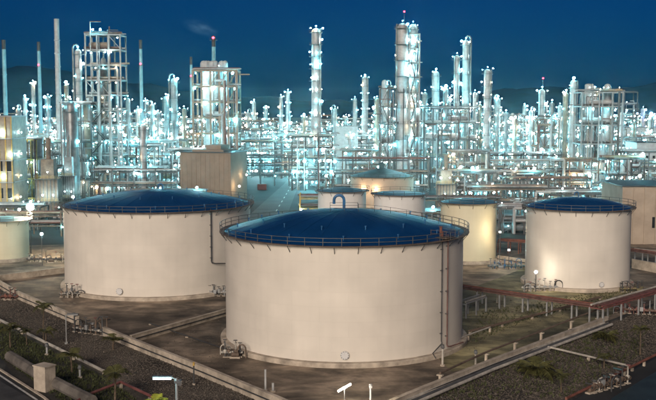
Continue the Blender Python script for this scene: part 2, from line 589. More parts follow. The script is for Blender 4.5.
def manhole(t, R, ang, z, r=.45):
    b = MB()
    b.tube((R - .05, 0, z), (R + .32, 0, z), r, 20)
    b.tube((R + .32, 0, z), (R + .42, 0, z), r * 1.28, 20)
    o = b.build('manhole', 'shell_white', t, rz=ang, smooth=True)
    b = MB()
    for k in range(10):
        a = 2 * math.pi * k / 10
        b.box((R + .45, r * 1.12 * math.cos(a), z + r * 1.12 * math.sin(a)), (.08, .09, .09))
    b.build('bolt_ring', 'steel_dark', o)
def shell_pipe(t, R, ang, z0, z1, m, r=.10, off=.35, tail=None, name='shell_pipe'):
    b = MB()
    pts = [(R + off, 0, z1), (R + off, 0, z0 + .5), (R + off + .15, 0, z0 + .15)]
    if tail:
        pts += tail
    b.path(pts, r, 8)
    o = b.build(name, m, t, rz=ang, smooth=True)
    for k in range(5):
        z = z0 + (z1 - z0) * (k + .5) / 5
        c = MB(); c.box((R + off / 2, 0, z), (off + .1, .34, .12)); c.build('pipe_clamp', 'steel', o)
def gooseneck(t, c, m='pipe_blue', r=.22, s=1.0):
    b = MB()
    pts = [(0, 0, 0), (0, 0, 1.5 * s)] + [(-.75 * s * (1 - math.cos(a)), 0, 1.5 * s + .75 * s * math.sin(a)) for a in [math.pi * k / 8 for k in range(1, 9)]] + [(-1.5 * s, 0, .95 * s)]
    b.path(pts, r * s, 10)
    b.tube((0, 0, 0), (0, 0, .15), r * 1.9 * s, 12)
    b.build('roof_vent', m, t, c, smooth=True)

def ctr(px, Y):
    return Vector(((px - 328) / FPX * (Y * _cp + (CAM_H - 10) * _sp), Y))

# --- front tank
R1, H1, RISE1 = 20.3, 18.6, 3.45
c1 = ctr(344, 168.9)
T1 = storage_tank('storage_tank', 'largest cream storage tank with blue domed roof and gooseneck vent, in the foreground', c1, R1, H1, RISE1, 'shell_cream', 'roof_blue')
gooseneck(T1, (0.0, 0.5, H1 + RISE1 - .1), s=1.15)
# square rail round the vent on the crown of the roof
b = MB()
for x, y in ((-2.4, -2.4), (2.4, -2.4), (2.4, 2.4), (-2.4, 2.4), (0, -2.4), (0, 2.4)):
    b.box((x, y, H1 + RISE1 + .45), (.07, .07, 1.2))
for z in (.55, 1.02):
    for s in (-1, 1):
        b.box((0, 2.4 * s, H1 + RISE1 + z), (4.8, .06, .06)); b.box((2.4 * s, 0, H1 + RISE1 + z), (.06, 4.8, .06))
b.build('crown_rail', 'steel_dark', T1)
for k in range(26):       # small nozzles round the dome
    a = 2 * math.pi * k / 26 + .1
    r = 18.2 if k % 2 else 14.4
    b = MB(); z = roof_z(R1, H1, RISE1, r)
    b.tube((0, 0, -.1), (0, 0, .62), .09, 8); b.tube((0, 0, .55), (0, 0, .68), .17, 8)
    b.build('roof_nozzle', 'pipe_blue', T1, (r * math.cos(a), r * math.sin(a), z), smooth=True)
manhole(T1, R1, R_(-90.6), 1.9, .52)
a_p = math.atan2(-math.sqrt(max(0, 1 - (95 / 120) ** 2)), 95 / 120)
shell_pipe(T1, R1, a_p, 1.2, H1 + .8, 'pipe_red', .11, .34, [(R1 + .6, .6, 1.25), (R1 + .7, 4.6, 1.2)], name='red_downpipe')
shell_pipe(T1, R1, a_p - .075, 2.0, H1 + .3, 'steel_dark', .085, .26, [(R1 + .5, -.5, 2.0), (R1 + .5, -2.6, 1.0), (R1 + 1.3, -2.9, .4)], name='dark_downpipe')
# sampling platform on the rim above the pipes
b = MB()
b.box((R1 - .6, 0, H1 + .35), (3.0, 2.8, .12))
for x, y in ((-2.0, -1.4), (.8, -1.4), (.8, 1.4), (-2.0, 1.4)):
    b.box((R1 + x, y, H1 + .9), (.07, .07, 1.3))
for z in (1.0, 1.5):
    b.box((R1 - .6, -1.4, H1 + z), (2.8, .05, .05)); b.box((R1 - .6, 1.4, H1 + z), (2.8, .05, .05)); b.box((R1 + .8, 0, H1 + z), (.05, 2.8, .05))
b.build('gauge_platform', 'steel_brown', T1, rz=a_p)
b = MB()
b.tube((R1 - 1.2, .3, H1 + .3), (R1 - 1.2, .3, H1 + 1.9), .22, 10); b.tube((R1 - 1.2, .3, H1 + 1.9), (R1 - 1.2, .3, H1 + 2.0), .36, 10)
b.tube((R1 - .4, -.5, H1 + .3), (R1 - .4, -.5, H1 + 1.3), .15, 8)
b.build('gauge_hatch', 'steel_rust', T1, rz=a_p, smooth=True)
# lit nozzle line from rim to ladder side (roof stair rail)
b = MB()
for z in (.5, 1.05):
    pts = []
    for k in range(13):
        r = 2.5 + (R1 - 4.0) * k / 12
        pts.append((r, 0, roof_z(R1, H1, RISE1, r) + z))
    b.path(pts, .03, 5)
for k in range(7):
    r = 2.5 + (R1 - 4.0) * k / 6
    b.box((r, 0, roof_z(R1, H1, RISE1, r) + .5), (.06, .06, 1.1))
b.build('roof_walk_rail', 'steel_dark', T1, rz=a_p + .55)

# --- left tank
R2, H2, RISE2 = 20.6, 18.1, 2.9
c2 = ctr(158.5, 221.3)
T2 = storage_tank('storage_tank', 'wide cream storage tank with blue domed roof, left of the foreground tank', c2, R2, H2, RISE2, 'shell_cream', 'roof_blue')
manhole(T2, R2, R_(-103), 1.9, .55)
shell_pipe(T2, R2, R_(-49), 7.0, H2 + .4, 'steel_dark', .11, .30, [(R2 + .5, .8, 6.9), (R2 + .5, 6.0, 6.4)], name='dark_downpipe')
for k in range(22):
    a = 2 * math.pi * k / 22
    r = 18.6 if k % 2 else 12.0
    b = MB(); z = roof_z(R2, H2, RISE2, r)
    b.tube((0, 0, -.1), (0, 0, .6), .09, 8); b.tube((0, 0, .5), (0, 0, .66), .17, 8)
    b.build('roof_nozzle', 'pipe_blue', T2, (r * math.cos(a), r * math.sin(a), z), smooth=True)
gooseneck(T2, (1.0, 1.0, H2 + RISE2 - .15), s=.7)

# --- right tank
R3, H3, RISE3 = 11.5, 17.4, 2.0
c3 = ctr(577.5, 221.5)
T3 = storage_tank('storage_tank', 'tall cream storage tank with dark blue roof standing alone at the right', c3, R3, H3, RISE3, 'shell_right', 'roof_blue', 22)
manhole(T3, R3, R_(-78), 1.7, .45)
gooseneck(T3, (0, 0, H3 + RISE3 - .1), s=.6)
# --- yellow tank
R4, H4 = 7.2, 15.2
c4 = ctr(468.5, 255)
T4 = storage_tank('storage_tank', 'narrow yellowish tank with flat roof and ground stair behind the foreground tank', c4, R4, H4, .9, 'shell_yellow', 'roof_blue_pale', 14)
# its stair
st = MB()
for k in range(16):
    a = R_(-118) - k * .055
    rr = R4 + .75
    st.box((rr * math.cos(a), rr * math.sin(a), 6.2 - k * .38), (1.1, .42, .07), rz=a)
for s in (R4 + .25, R4 + 1.25):
    st.path([(s * math.cos(R_(-118) - k * .055), s * math.sin(R_(-118) - k * .055), 6.2 - k * .38 + 1.0) for k in range(16)], .05, 5)
    st.path([(s * math.cos(R_(-118) - k * .055), s * math.sin(R_(-118) - k * .055), 6.2 - k * .38 - .1) for k in range(16)], .09, 5)
st.build('stair', 'steel_dark', T4)
# --- two white tanks behind
T5 = storage_tank('storage_tank', 'small white tank seen left of the gooseneck vent, behind the foreground tank', ctr(342, 292), 7.1, 15.0, .9, 'shell_white', 'roof_blue_pale', 14)
T6 = storage_tank('storage_tank', 'small white tank with railed top, between the gooseneck vent and the yellowish tank', ctr(399.5, 286), 7.4, 14.6, .8, 'shell_white', 'roof_blue_pale', 14)
T7 = storage_tank('storage_tank', 'low pale tank cut by the left picture edge under a bright lamp', ctr(3, 257), 6.4, 10.4, .7, 'shell_yellow', 'roof_blue_pale', 14)

# ================================================================== WALLS OF THE BUND
def containment_wall(label, pts, h=1.5, w=.45, panel=6.0, pipe=True, m='concrete'):
    base = pts[0]
    t = thing('containment_dike', label, 'bund wall', (base.x, base.y, 0))
    for a, c in zip(pts, pts[1:]):
        v = (c - a); L = v.length; n = max(1, round(L / panel))
        ang = math.atan2(v.y, v.x)
        for k in range(n):
            p = a + v * ((k + .5) / n)
            hh = h + rng.uniform(-.02, .02)
            box('wall_panel', t, (p.x - base.x, p.y - base.y, hh / 2), (L / n - .05, w + rng.uniform(-.015, .015), hh), m, ang)
        if pipe:
            nn = Vector((v.y, -v.x, 0)).normalized() * (w / 2 + .14)
            if nn.y > 0: nn = -nn
            rod('wall_pipe', t, (a - base) + nn + Vector((0, 0, h * .55)), (c - base) + nn + Vector((0, 0, h * .55)), .10, 'steel_dark')
        # coping
        mid = (a + c) / 2 - base
        box('coping', t, (mid.x, mid.y, h + .09), (L, w + .16, .12), m, ang)
    return t
W = containment_wall
W('long concrete bund wall running from the left edge to the valve cluster', [G(-20, 276), G(18, 299), G(78, 325)])
W('concrete bund wall from the valve cluster down to the bottom edge, lower left', [G(104, 336), G(130, 347), G(204, 377), G(300, 418)])
W('cross wall on the ground between the two large cream tanks', [G(131, 343), G(228, 315)], 1.2, .4)
W('concrete bund wall climbing from the bottom edge to the red pipe rack, right', [G(385, 413), G(420, 398), G(490, 369), G(560, 342), G(607, 324)], 1.3, .5)
W('far concrete wall running behind the left tank to the pale tank', [G(-14, 283), G(64, 273)], 1.3, .4, pipe=False)
W('low grey wall with pipes behind the path, between yellowish and right tanks', [G(498, 262), G(540, 268)], 1.6, .4)
W('pale low wall at the right edge beside the tall right tank', [G(632, 268), G(672, 276)], 2.2, .4, pipe=False)

# ================================================================== PIPES AND VALVES IN THE FOREGROUND
def pipe_run(name, label, pts, r, m, z, posts=6.0, post_m='concrete', n_pipes=1, gap=.6, cat='pipe', head=True):
    base = pts[0]
    t = thing(name, label, cat, (base.x, base.y, 0))
    for a, c in zip(pts, pts[1:]):
        v = c - a; L = v.length
        nn = Vector((-v.y, v.x, 0)).normalized()
        for j in range(n_pipes):
            off = nn * ((j - (n_pipes - 1) / 2) * gap)
            rod('pipe', t, (a - base) + off + Vector((0, 0, z)), (c - base) + off + Vector((0, 0, z)), r, m if isinstance(m, str) else m[j % len(m)], 'cyl')
        if posts:
            k_n = max(1, int(L / posts))
            ang = math.atan2(v.y, v.x)
            for k in range(k_n + 1):
                p = a + v * (k / k_n if k_n else 0) - base
                s = box('support_post', t, (p.x, p.y, (z - r - .02) / 2), (.34, .34, z - r - .02), post_m, ang)
                if head:
                    box('support_head', t, (p.x, p.y, z - r - .14), (.5, max(.8, gap * n_pipes + .3), .2), post_m, ang)
                    box('support_foot', t, (p.x, p.y, .12), (.75, .75, .22), 'concrete', ang)
    return t
pipe_run('supported_pipe', 'thin pipe on concrete posts running beside the right bund wall', [G(440, 386), G(486, 364), G(541, 342), G(598, 319)], .16, 'steel_brown', 1.9, 8.5)
pipe_run('pipe_bundle', 'three pale parallel pipes lying along the right bund wall', [G(395, 413), G(490, 372), G(608, 327)], .24, ['pipe_pale', 'steel', 'pipe_pale'], .62, 14, n_pipes=3, gap=.75, cat='pipes', head=False)
def pipe_bridge(label, a, c, z, pipes, posts, m='steel_white', wid=1.6, beam_m='pipe_red'):
    t = thing('pipe_rack', label, 'pipe rack', (a.x, a.y, 0))
    v = c - a; L = v.length; d = v.normalized(); nn = Vector((-d.y, d.x, 0))
    ang = math.atan2(v.y, v.x)
    for j, (pm, pr) in enumerate(pipes):
        o = nn * ((j - (len(pipes) - 1) / 2) * wid / max(1, len(pipes) - 1))
        rod('pipe', t, o + Vector((0, 0, z + pr)), v + o + Vector((0, 0, z + pr)), pr, pm, 'cyl')
    for s in (-1, 1):
        o = nn * (s * wid * .62)
        beam('side_beam', t, o + Vector((0, 0, z - .12)), v + o + Vector((0, 0, z - .12)), .22, beam_m)
    for k in range(posts):
        p = v * (k / (posts - 1))
        for s in (-1, 1):
            q = p + nn * (s * wid * .62)
            box('post', t, (q.x, q.y, (z - .24) / 2), (.26, .26, z - .24), m, ang)
        box('cross_beam', t, (p.x, p.y, z - .32), (.2, wid * 1.5, .16), beam_m, ang)
    return t
pipe_bridge('low red-brown pipe rack crossing the gravel toward the right tank', G(458, 301), G(600, 323), 3.1, [('pipe_red', .2), ('pipe_red', .14), ('steel_rust', .17)], 7)
pipe_bridge('red pipe rack on white posts at the right end of the bund wall', G(596, 325), G(664, 304), 3.4, [('paint_red', .18), ('pipe_red', .2), ('pipe_red', .14), ('pipe_pale', .2)], 5, 'steel_white', 2.2, 'paint_red')
pipe_bridge('white-framed pipe bridge beside the right foot of the foreground tank', G(462, 318), G(482, 311), 3.0, [('pipe_pale', .16), ('steel_white', .14)], 3, 'steel_white', 1.4, 'steel_white')
pipe_bridge('brown pipe rack in front of the tan building, right edge', G(632, 262), G(672, 268), 3.2, [('pipe_red', .2), ('steel_rust', .2), ('pipe_pale', .2)], 4, 'steel_white', 1.8, 'pipe_red')
pipe_bridge('rusty pipe rack behind the path between the yellowish and right tanks', G(499, 252), G(530, 254), 3.4, [('steel_rust', .2), ('steel_rust', .2), ('pipe_red', .2)], 4, 'steel_rust', 1.8, 'steel_rust')
pipe_run('supported_pipe', 'pale pipe running diagonally from the bund wall to the water basin', [G(548, 351), G(632, 371)], .17, 'pipe_pale', .7, 7, head=False)
pipe_run('supported_pipe', 'dark pipe edging the water basin, bottom right', [G(566, 405), G(604, 386), G(662, 357)], .20, 'steel_rust', .9, 7, head=False)
pipe_run('supported_pipe', 'pale pipe bordering the gravel slope, lower left', [G(-20, 313), G(0, 323), G(104, 375)], .24, 'pipe_pale', .6, 9, head=False)
pipe_run('supported_pipe', 'red pipe with an elbow by the yellow-leaved plant, bottom left', [G(70, 412), G(88, 401), G(121, 388), G(150, 402), G(168, 416)], .20, 'paint_red', .9, 6, head=False)
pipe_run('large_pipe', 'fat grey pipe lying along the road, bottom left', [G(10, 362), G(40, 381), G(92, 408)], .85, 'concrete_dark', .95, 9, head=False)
pipe_run('supported_pipe', 'thin pipe line crossing the bund left of the foreground tank', [G(150, 325), G(228, 352)], .10, 'steel_dark', .35, 9, head=False)
pipe_run('supported_pipe', 'pair of thin pipes on the gravel between front tank and right tank', [G(470, 335), G(560, 312), G(600, 300)], .12, 'steel_brown', .7, 8, n_pipes=2, head=False)
pipe_run('supported_pipe', 'pipe leading from the valve post to the thin supported pipe', [G(447, 349), G(468, 340), G(490, 332)], .13, 'pipe_pale', .9, 5, head=False)

# concrete block on the fat pipe
t = thing('concrete_block', 'upright concrete anchor block astride the fat grey pipe', 'block', G(45, 390))
box('block_body', t, (0, 0, 1.75), (2.3, 1.9, 3.5), 'concrete', R_(-32))
box('block_cap', t, (0, 0, 3.56), (2.5, 2.1, .16), 'concrete', R_(-32))
# low concrete kerb along road
t = thing('kerb', 'pale concrete kerb between the road and the fat grey pipe', 'kerb', G(0, 371))
pa = [G(-30, 354), G(0, 370), G(44, 398), G(70, 420)]
for a, c in zip(pa, pa[1:]):
    v = c - a; n = max(1, round(v.length / 3.0))
    for k in range(n):
        p = a + v * ((k + .5) / n) - t.location
        box('kerb_stone', t, (p.x, p.y, .10), (v.length / n - .04, .35, .2), 'concrete', math.atan2(v.y, v.x))

def valve_cluster(label, c, n, spread, seed, m=('steel', 'steel_dark', 'pipe_pale', 'steel_brown'), hmax=2.6, rz=0.0):
    r = random.Random(seed)
    t = thing('valve_manifold', label, 'valves', (c.x, c.y, 0), rz)
    rod('header_pipe', t, (-spread, 0, .8), (spread, 0, .8), .2, m[2], 'cyl')
    rod('header_pipe', t, (-spread * .8, .9, .55), (spread * .9, .9, .55), .15, m[0], 'cyl')
    for k in range(n):
        x = -spread + 2 * spread * (k + .5) / n + r.uniform(-.2, .2)
        h = r.uniform(1.3, hmax)
        rod('riser', t, (x, 0, .0), (x, 0, h), .12, r.choice(m), 'cyl')
        rod('branch', t, (x, 0, h - .3), (x + r.uniform(-.3, .3), r.uniform(.8, 1.6), h - .3), .11, r.choice(m), 'cyl')
        v = rod('valve_body', t, (x, -.22, 1.0), (x, .22, 1.0), .27, r.choice(m), 'drum')
        w = MB(); w.path([(.32 * math.cos(2 * math.pi * j / 12), .32 * math.sin(2 * math.pi * j / 12), 0) for j in range(12)], .035, 5, closed=True)
        w.box((0, 0, 0), (.6, .05, .04)); w.box((0, 0, 0), (.05, .6, .04)); w.tube((0, 0, -.35), (0, 0, .02), .04, 6)
        w.build('handwheel', 'paint_red' if r.random() < .2 else 'steel', t, (x, -.1, h + .3))
        box('pad', t, (x, 0, .06), (.7, .7, .12), 'concrete')
        for fx in (-.38, .38):
            rod('flange', t, (x + fx, 0, .8), (x + fx + .09, 0, .8), .33, m[0], 'cyl')
    for k in range(max(2, n // 2)):      # looped lines between the headers
        x = r.uniform(-spread, spread); dx = r.uniform(.8, 2.2) * r.choice((-1, 1)); yy = r.uniform(-1.2, 1.6); hh = r.uniform(1.0, hmax)
        q = MB()
        q.path([(x, yy, 0)] + [(x, yy, hh * .6)] + [(x + dx * .5 * (1 - math.cos(a)), yy, hh * .6 + hh * .4 * math.sin(a)) for a in [math.pi * j / 8 for j in range(1, 8)]] + [(x + dx, yy, hh * .6), (x + dx, yy, 0)], r.uniform(.07, .13), 7)
        q.build('looped_pipe', r.choice(m), t, smooth=True)
    for k in range(max(2, n // 3)):
        x = r.uniform(-spread, spread); yy = r.uniform(-1.5, 2.2)
        if r.random() < .5:
            rod('pump_body', t, (x - .6, yy, .55), (x + .7, yy, .55), .36, r.choice(m), 'drum'); box('pump_base', t, (x, yy, .12), (1.6, .8, .22), 'concrete')
        else:
            box('control_box', t, (x, yy, 1.15), (.6, .35, .8), 'steel_white'); box('box_leg', t, (x, yy + .02, .38), (.1, .1, .75), 'steel_dark')
    return t
valve_cluster('valve cluster in the gap of the left bund wall', G(91, 334), 7, 4.2, 1, rz=R_(-28), hmax=3.4)
valve_cluster('small valve manifold at the left foot of the foreground tank', G(232, 357), 4, 1.7, 2)
valve_cluster('valve manifold at the right foot of the left cream tank', G(214, 296), 5, 2.4, 3, ('steel_white', 'steel', 'pipe_pale', 'steel_white'))
valve_cluster('valve manifold beside the left foot of the left cream tank', G(70, 297), 4, 2.2, 4)
valve_cluster('teal-lit valve manifold on the ground right of the yellowish tank', G(508, 269), 8, 5.0, 5, ('steel_white', 'pipe_blue', 'roof_teal', 'steel'))
valve_cluster('lamp-lit valve manifold at the left foot of the right tank', G(540, 291), 7, 4.0, 6, ('steel_white', 'steel', 'pipe_pale', 'steel_dark'))
valve_cluster('valve manifold by the water basin, bottom right', G(611, 388), 7, 4.5, 7, ('steel_brown', 'roof_teal', 'steel_dark', 'pipe_pale'), rz=R_(38))
valve_cluster('red and rusty valve cluster under the red pipe rack, right edge', G(640, 314), 8, 5.0, 8, ('paint_red', 'pipe_red', 'steel_brown', 'steel_white'), 2.8, rz=R_(-18))
valve_cluster('dark shrubby valve group at the left end of the bund wall', G(6, 300), 5, 2.6, 9, ('pipe_red', 'steel_dark', 'steel_rust', 'steel_dark'))
valve_cluster('valve group with pumps left of the left cream tank, under a lamp', G(48, 262), 8, 5.5, 10, ('steel', 'pipe_pale', 'steel_dark', 'steel_brown'))
valve_cluster('valve manifold at the right foot of the right tank', G(632, 292), 5, 2.6, 11, ('steel_brown', 'steel_dark', 'bund_green', 'steel_dark'))

def post(label, px, py, h, r, m, top=True, head='steel'):
    c = G(px, py)
    t = thing('marker_post', label, 'post', (c.x, c.y, 0))
    rod('shaft', t, (0, 0, 0), (0, 0, h), r, m, 'cyl')
    rod('foot', t, (0, 0, 0), (0, 0, .25), r * 2.2, 'concrete', 'cyl')
    if top:
        rod('top_valve', t, (0, -.3, h), (0, .3, h), r * 1.7, head, 'drum')
        rod('top_cap', t, (0, 0, h), (0, 0, h + .35), r * 1.5, head, 'cyl')
post('pale valve post at the foot of the red downpipe', 442.5, 366, 3.0, .17, 'pipe_pale')
post('tall white pipe post inside the bund wall below the front tank', 265.5, 391, 3.1, .15, 'jacket_white', False)
post('short white pipe stub beside the tall white pipe post', 273, 392, 1.3, .17, 'jacket_white', False)
post('pale valve post beside the right bund wall, near the tank foot', 475.5, 367, 2.3, .16, 'pipe_pale')
post('white bollard-topped post at the bottom edge below the front tank', 370.5, 404, 2.4, .14, 'jacket_white', True, 'jacket_white')
post('thin dark stand pipe on the gravel left of the right tank', 576, 291, 2.4, .08, 'steel_dark', False)
post('thin pale stand pipe in front of the red-brown rack', 497, 303, 2.8, .08, 'pipe_pale', False)
post('leaning brown hose stand by the lower left bund wall', 194, 385, 3.0, .10, 'steel_dark', True, 'steel_yellow')
post('white hydrant post in the dark planting strip', 47, 355, 1.6, .16, 'jacket_white')
post('second white hydrant post in the dark planting strip, nearer the red pipe', 80, 378, 1.6, .16, 'jacket_white')

# ================================================================== LAMPS THAT LIGHT THE TANK YARD
def street_lamp(label, base, h, arm, heads, pole_r=.11, double=False):
    t = thing('street_lamp', label, 'street lamp', (base[0], base[1], 0))
    b = MB(); b.tube((0, 0, 0), (0, 0, h), pole_r * 1.5, 10, r2=pole_r); b.tube((0, 0, 0), (0, 0, .3), .3, 10)
    b.build('pole', 'steel_white', t, smooth=True)
    b = MB(); b.path([(0, 0, h - .6), (arm * .3, 0, h - .05), (arm, 0, h + .08)], .06, 7)
    b.build('arm', 'steel_white', t, smooth=True)
    b = MB(); b.box((arm + math.copysign(.85, arm), 0, h + .16), (1.9, .5, .14))
    hd = b.build('lamp_head', 'lamp_house', t)
    b = MB(); b.box((arm + math.copysign(.85, arm), -.05, h + .02), (1.75, .56, .12))
    b.build('lamp_panel', heads, hd)
    if double:
        b = MB(); b.path([(0, 0, h - .6), (-arm * .3, 0, h - .2), (-arm * .8, 0, h - .3)], .06, 7); b.build('arm', 'steel_white', t, smooth=True)
        b = MB(); b.box((-arm * .8 - .3, 0, h - .35), (.7, .5, .25)); b.box((-arm * .5, 0.2, h - .5), (.3, .5, .5)); b.build('flood_head', 'lamp_house', t)
    return t
p = P(176.5, 378, 96)
street_lamp('white street lamp glowing cyan at the bottom edge, lower left', (p.x, p.y), p.z, -.55, 'glow_street', .11, True)
p = G(66.5, 344)
street_lamp('small unlit lamp post with curved arm on the gravel slope', (p.x, p.y), 5.0, .35, 'steel_white', .07)
# tube floodlight below the front tank
p = P(344.5, 387.5, 126)
t = thing('flood_lamp', 'tilted white tube floodlight glowing in front of the largest tank', 'floodlight', (p.x, p.y, 0))
rod('pole', t, (0, 0, 0), (0, 0, p.z - .2), .06, 'steel_dark', 'cyl')
beam('lamp_back', t, (-.86, .12, p.z - .5), (.86, .12, p.z + .5), .22, 'lamp_house', .12)
beam('lamp_tube', t, (-.82, 0, p.z - .47), (.82, 0, p.z + .47), .26, 'glow_flood', .14)
def yard_lamp(label, px, py, Y, r, kind, cat='floodlight'):
    p = P(px, py, Y)
    t = thing('yard_lamp', label, cat, (p.x, p.y, 0))
    rod('pole', t, (0, 0, 0), (0, 0, p.z), .10, 'steel', 'cyl')
    rod('bracket', t, (0, 0, p.z), (0, .5, p.z + .3), .06, 'steel_dark')
    box('lamp_back', t, (0, .45, p.z), (r * 1.6, .2, r * 1.6), 'lamp_house')
    o = link('lamp', unit('bulb', kind), t, (0, 0, p.z)); o.scale = (r, r * .6, r)
yard_lamp('dazzling warm lamp beside the low pale tank at the left edge', 30, 207, 262, 1.0, 'glow_dazzle')
yard_lamp('white lamp on a pole left of the left cream tank', 41.5, 234, 246, .32, 'glow_yard')
yard_lamp('white floodlight at the left foot of the tall right tank', 536, 272, 210.5, .29, 'glow_foot')
yard_lamp('small lamp on the path between yellowish tank and right tank', 509, 250, 240, .22, 'glow_yard')
yard_lamp('lamp lighting the right flank of the yellowish tank', 500, 232, 246, .22, 'glow_dazzle')
yard_lamp('teal lamp on a pole at the left end of the blue roof', 73, 197, 262, .32, 'glow_yard')
yard_lamp('bright warm lamp on the roofs at the right edge', 640, 176, 330, .5, 'glow_dazzle')
yard_lamp('warm lamp glowing among pipes above the yellowish tank', 459, 170, 405, .7, 'glow_dazzle')
yard_lamp('teal lamp between the two small white tanks', 326, 176, 330, .32, 'glow_yard')

# ================================================================== LOOSE STONES AND LOW PLANTS
def inside(p, poly):
    c = False
    for (x0, y0), (x1, y1) in zip(poly, poly[1:] + poly[:1]):
        if (y0 > p[1]) != (y1 > p[1]) and p[0] < (x1 - x0) * (p[1] - y0) / (y1 - y0) + x0:
            c = not c
    return c
def scatter(poly, n, seed):
    r = random.Random(seed)
    pts = [G(a, c_) for a, c_ in poly]; pl = [(q.x, q.y) for q in pts]
    x0, x1 = min(q[0] for q in pl), max(q[0] for q in pl); y0, y1 = min(q[1] for q in pl), max(q[1] for q in pl)
    out = []
    while len(out) < n:
        q = (r.uniform(x0, x1), r.uniform(y0, y1))
        if inside(q, pl): out.append(q)
    return out, r
def stones(name, poly, n, seed, m):
    pts, r = scatter(poly, n, seed)
    b = MB()
    base = [(1, 0, 0), (-1, 0, 0), (0, 1, 0), (0, -1, 0), (0, 0, 1), (0, 0, -.6)]
    fc = [(0, 2, 4), (2, 1, 4), (1, 3, 4), (3, 0, 4), (2, 0, 5), (1, 2, 5), (3, 1, 5), (0, 3, 5)]
    for x, y in pts:
        q = r.uniform(.05, .12) * (2.0 if r.random() < .07 else 1)
        a = r.uniform(0, 6.28); ca, sa = math.cos(a), math.sin(a)
        vs = []
        for v in base:
            k = q * r.uniform(.7, 1.25)
            vs.append((x + (v[0] * ca - v[1] * sa) * k * 1.2, y + (v[0] * sa + v[1] * ca) * k, .03 + v[2] * k * .7 + q * .2))
        b.add(vs, fc)
    struct(b.build(name, m), 'stuff')
mat('stone', (0.115, 0.094, 0.074), 0.9, 0, 0.4, 3.0)
stones('loose_stones', [(-6, 292), (16, 292), (80, 321), (121, 340), (170, 362), (270, 404), (168, 404), (106, 374), (0, 320)], 15000, 1, 'stone')
stones('loose_stones', [(405, 404), (490, 370), (610, 324), (660, 304), (662, 352), (568, 400)], 16000, 2, 'stone')
stones('loose_stones', [(130, 346), (226, 318), (230, 372), (300, 400), (210, 374)], 350, 3, 'stone')
stones('loose_stones', [(466, 352), (600, 312), (560, 300), (470, 300)], 700, 4, 'stone')
def tufts(name, poly, n, seed, m, s=.45):
    pts, r = scatter(poly, n, seed)
    b = MB()
    for x, y in pts:
        for k in range(5):
            a = r.uniform(0, 6.28); h = r.uniform(.4, 1) * s; w = .05 * s / .45
            dx, dy = math.cos(a), math.sin(a)
            b.add([(x - dy * w, y + dx * w, .02), (x + dy * w, y - dx * w, .02), (x + dx * h * .7, y + dy * h * .7, h)], [(0, 1, 2)])
    struct(b.build(name, m), 'stuff')
mat('weed', (0.075, 0.085, 0.03), 0.8, 0, 0.4, 1.0)
tufts('ground_cover', [(-5, 325), (0, 325), (106, 379), (140, 402), (62, 402), (0, 358)], 3200, 5, 'weed')
tufts('weeds', [(420, 402), (500, 370), (600, 332), (650, 330), (640, 355), (568, 398)], 900, 6, 'weed', .6)
tufts('weeds', [(470, 345), (530, 320), (600, 306), (640, 292), (600, 292), (480, 312)], 700, 7, 'weed', .5)

# ================================================================== PALMS
def frond_mesh(L, droop, m, seed):
    r = random.Random(seed)
    b = MB()
    n = 9
    sp = []
    for k in range(n + 1):
        s = k / n
        sp.append(Vector((L * s * (1 - .18 * s), 0, L * (.55 * s - droop * s * s))))
    b.path(sp, .03, 4)
    for k in range(1, n + 1):
        for s in (-1, 1):
            for j in range(2):
                p = sp[k] - (sp[k] - sp[k - 1]) * (.5 * j)
                ln = L * .30 * math.sin(math.pi * min(.97, .15 + .85 * k / n)) + .1
                q = p + Vector((ln * .45, s * ln, -ln * r.uniform(.15, .5)))
                w = Vector((.11, 0, 0))
                b.add([p - w, p + w, q + w * .2, q - w * .2], [(0, 1, 2, 3)])
    return b.mesh('frond', m)
FR = [frond_mesh(2.3, .75, 'palm_leaf', 1), frond_mesh(2.0, .95, 'palm_leaf', 2), frond_mesh(1.7, .5, 'palm_leaf', 3)]
FRY = [frond_mesh(1.5, .4, 'palm_leaf_yellow', 4), frond_mesh(1.3, .6, 'palm_leaf_yellow', 5)]
def palm(label, c, h, n, s, meshes=FR, seed=0, cat='palm', name='palm_tree'):
    r = random.Random(seed)
    t = thing(name, label, cat, (c.x, c.y, 0))
    b = MB()
    pts = [(0, 0, -.05), (r.uniform(-.1, .1), 0, h * .4), (r.uniform(-.2, .2), r.uniform(-.1, .1), h)]
    top = pts[-1]
    for a, e, ra, rb in ((pts[0], pts[1], .19, .13), (pts[1], pts[2], .13, .10)):
        b.tube(a, e, ra * min(1, s), 8, r2=rb * min(1, s))
    for k in range(int(h / .35)):
        z = .2 + k * .35
        f = z / h
        x = pts[1][0] * min(1, f / .4) if f < .4 else pts[1][0] + (top[0] - pts[1][0]) * (f - .4) / .6
        b.tube((x, 0, z), (x, 0, z + .06), .175 * (1 - .25 * f) * min(1, s), 8)
    b.build('trunk', 'bark', t, smooth=True)
    for k in range(n):
        o = link('frond', r.choice(meshes), t, top)
        o.rotation_euler = (0, r.uniform(-.45, .25), 2 * math.pi * k / n + r.uniform(-.2, .2))
        q = s * r.uniform(1.0, 1.4)
        o.scale = (q, q, q)
    return t
palm('taller slim palm on the gravel slope left of the lamp post', G(44, 343), 6.4, 11, .85, FR, 1)
palm('shorter palm growing close before the taller slim palm', G(45.5, 346), 2.6, 10, .8, FR, 2)
palm('palm near the left edge of the planting strip', G(10.5, 348), 3.3, 10, .9, FR, 3)
palm('small leaning palm between the left edge palm and the slope palm', G(27, 345), 2.4, 7, .6, FR, 4)
palm('palm with dim leaves in front of the valve cluster gap', G(113, 350), 1.8, 9, .9, FR, 5)
palm('green palm standing behind the red pipe elbow', G(115, 402), 4.0, 12, 1.0, FR, 6)
palm('young palm in the planting strip beside the second hydrant', G(72, 372), 2.6, 9, .9, FR, 7)
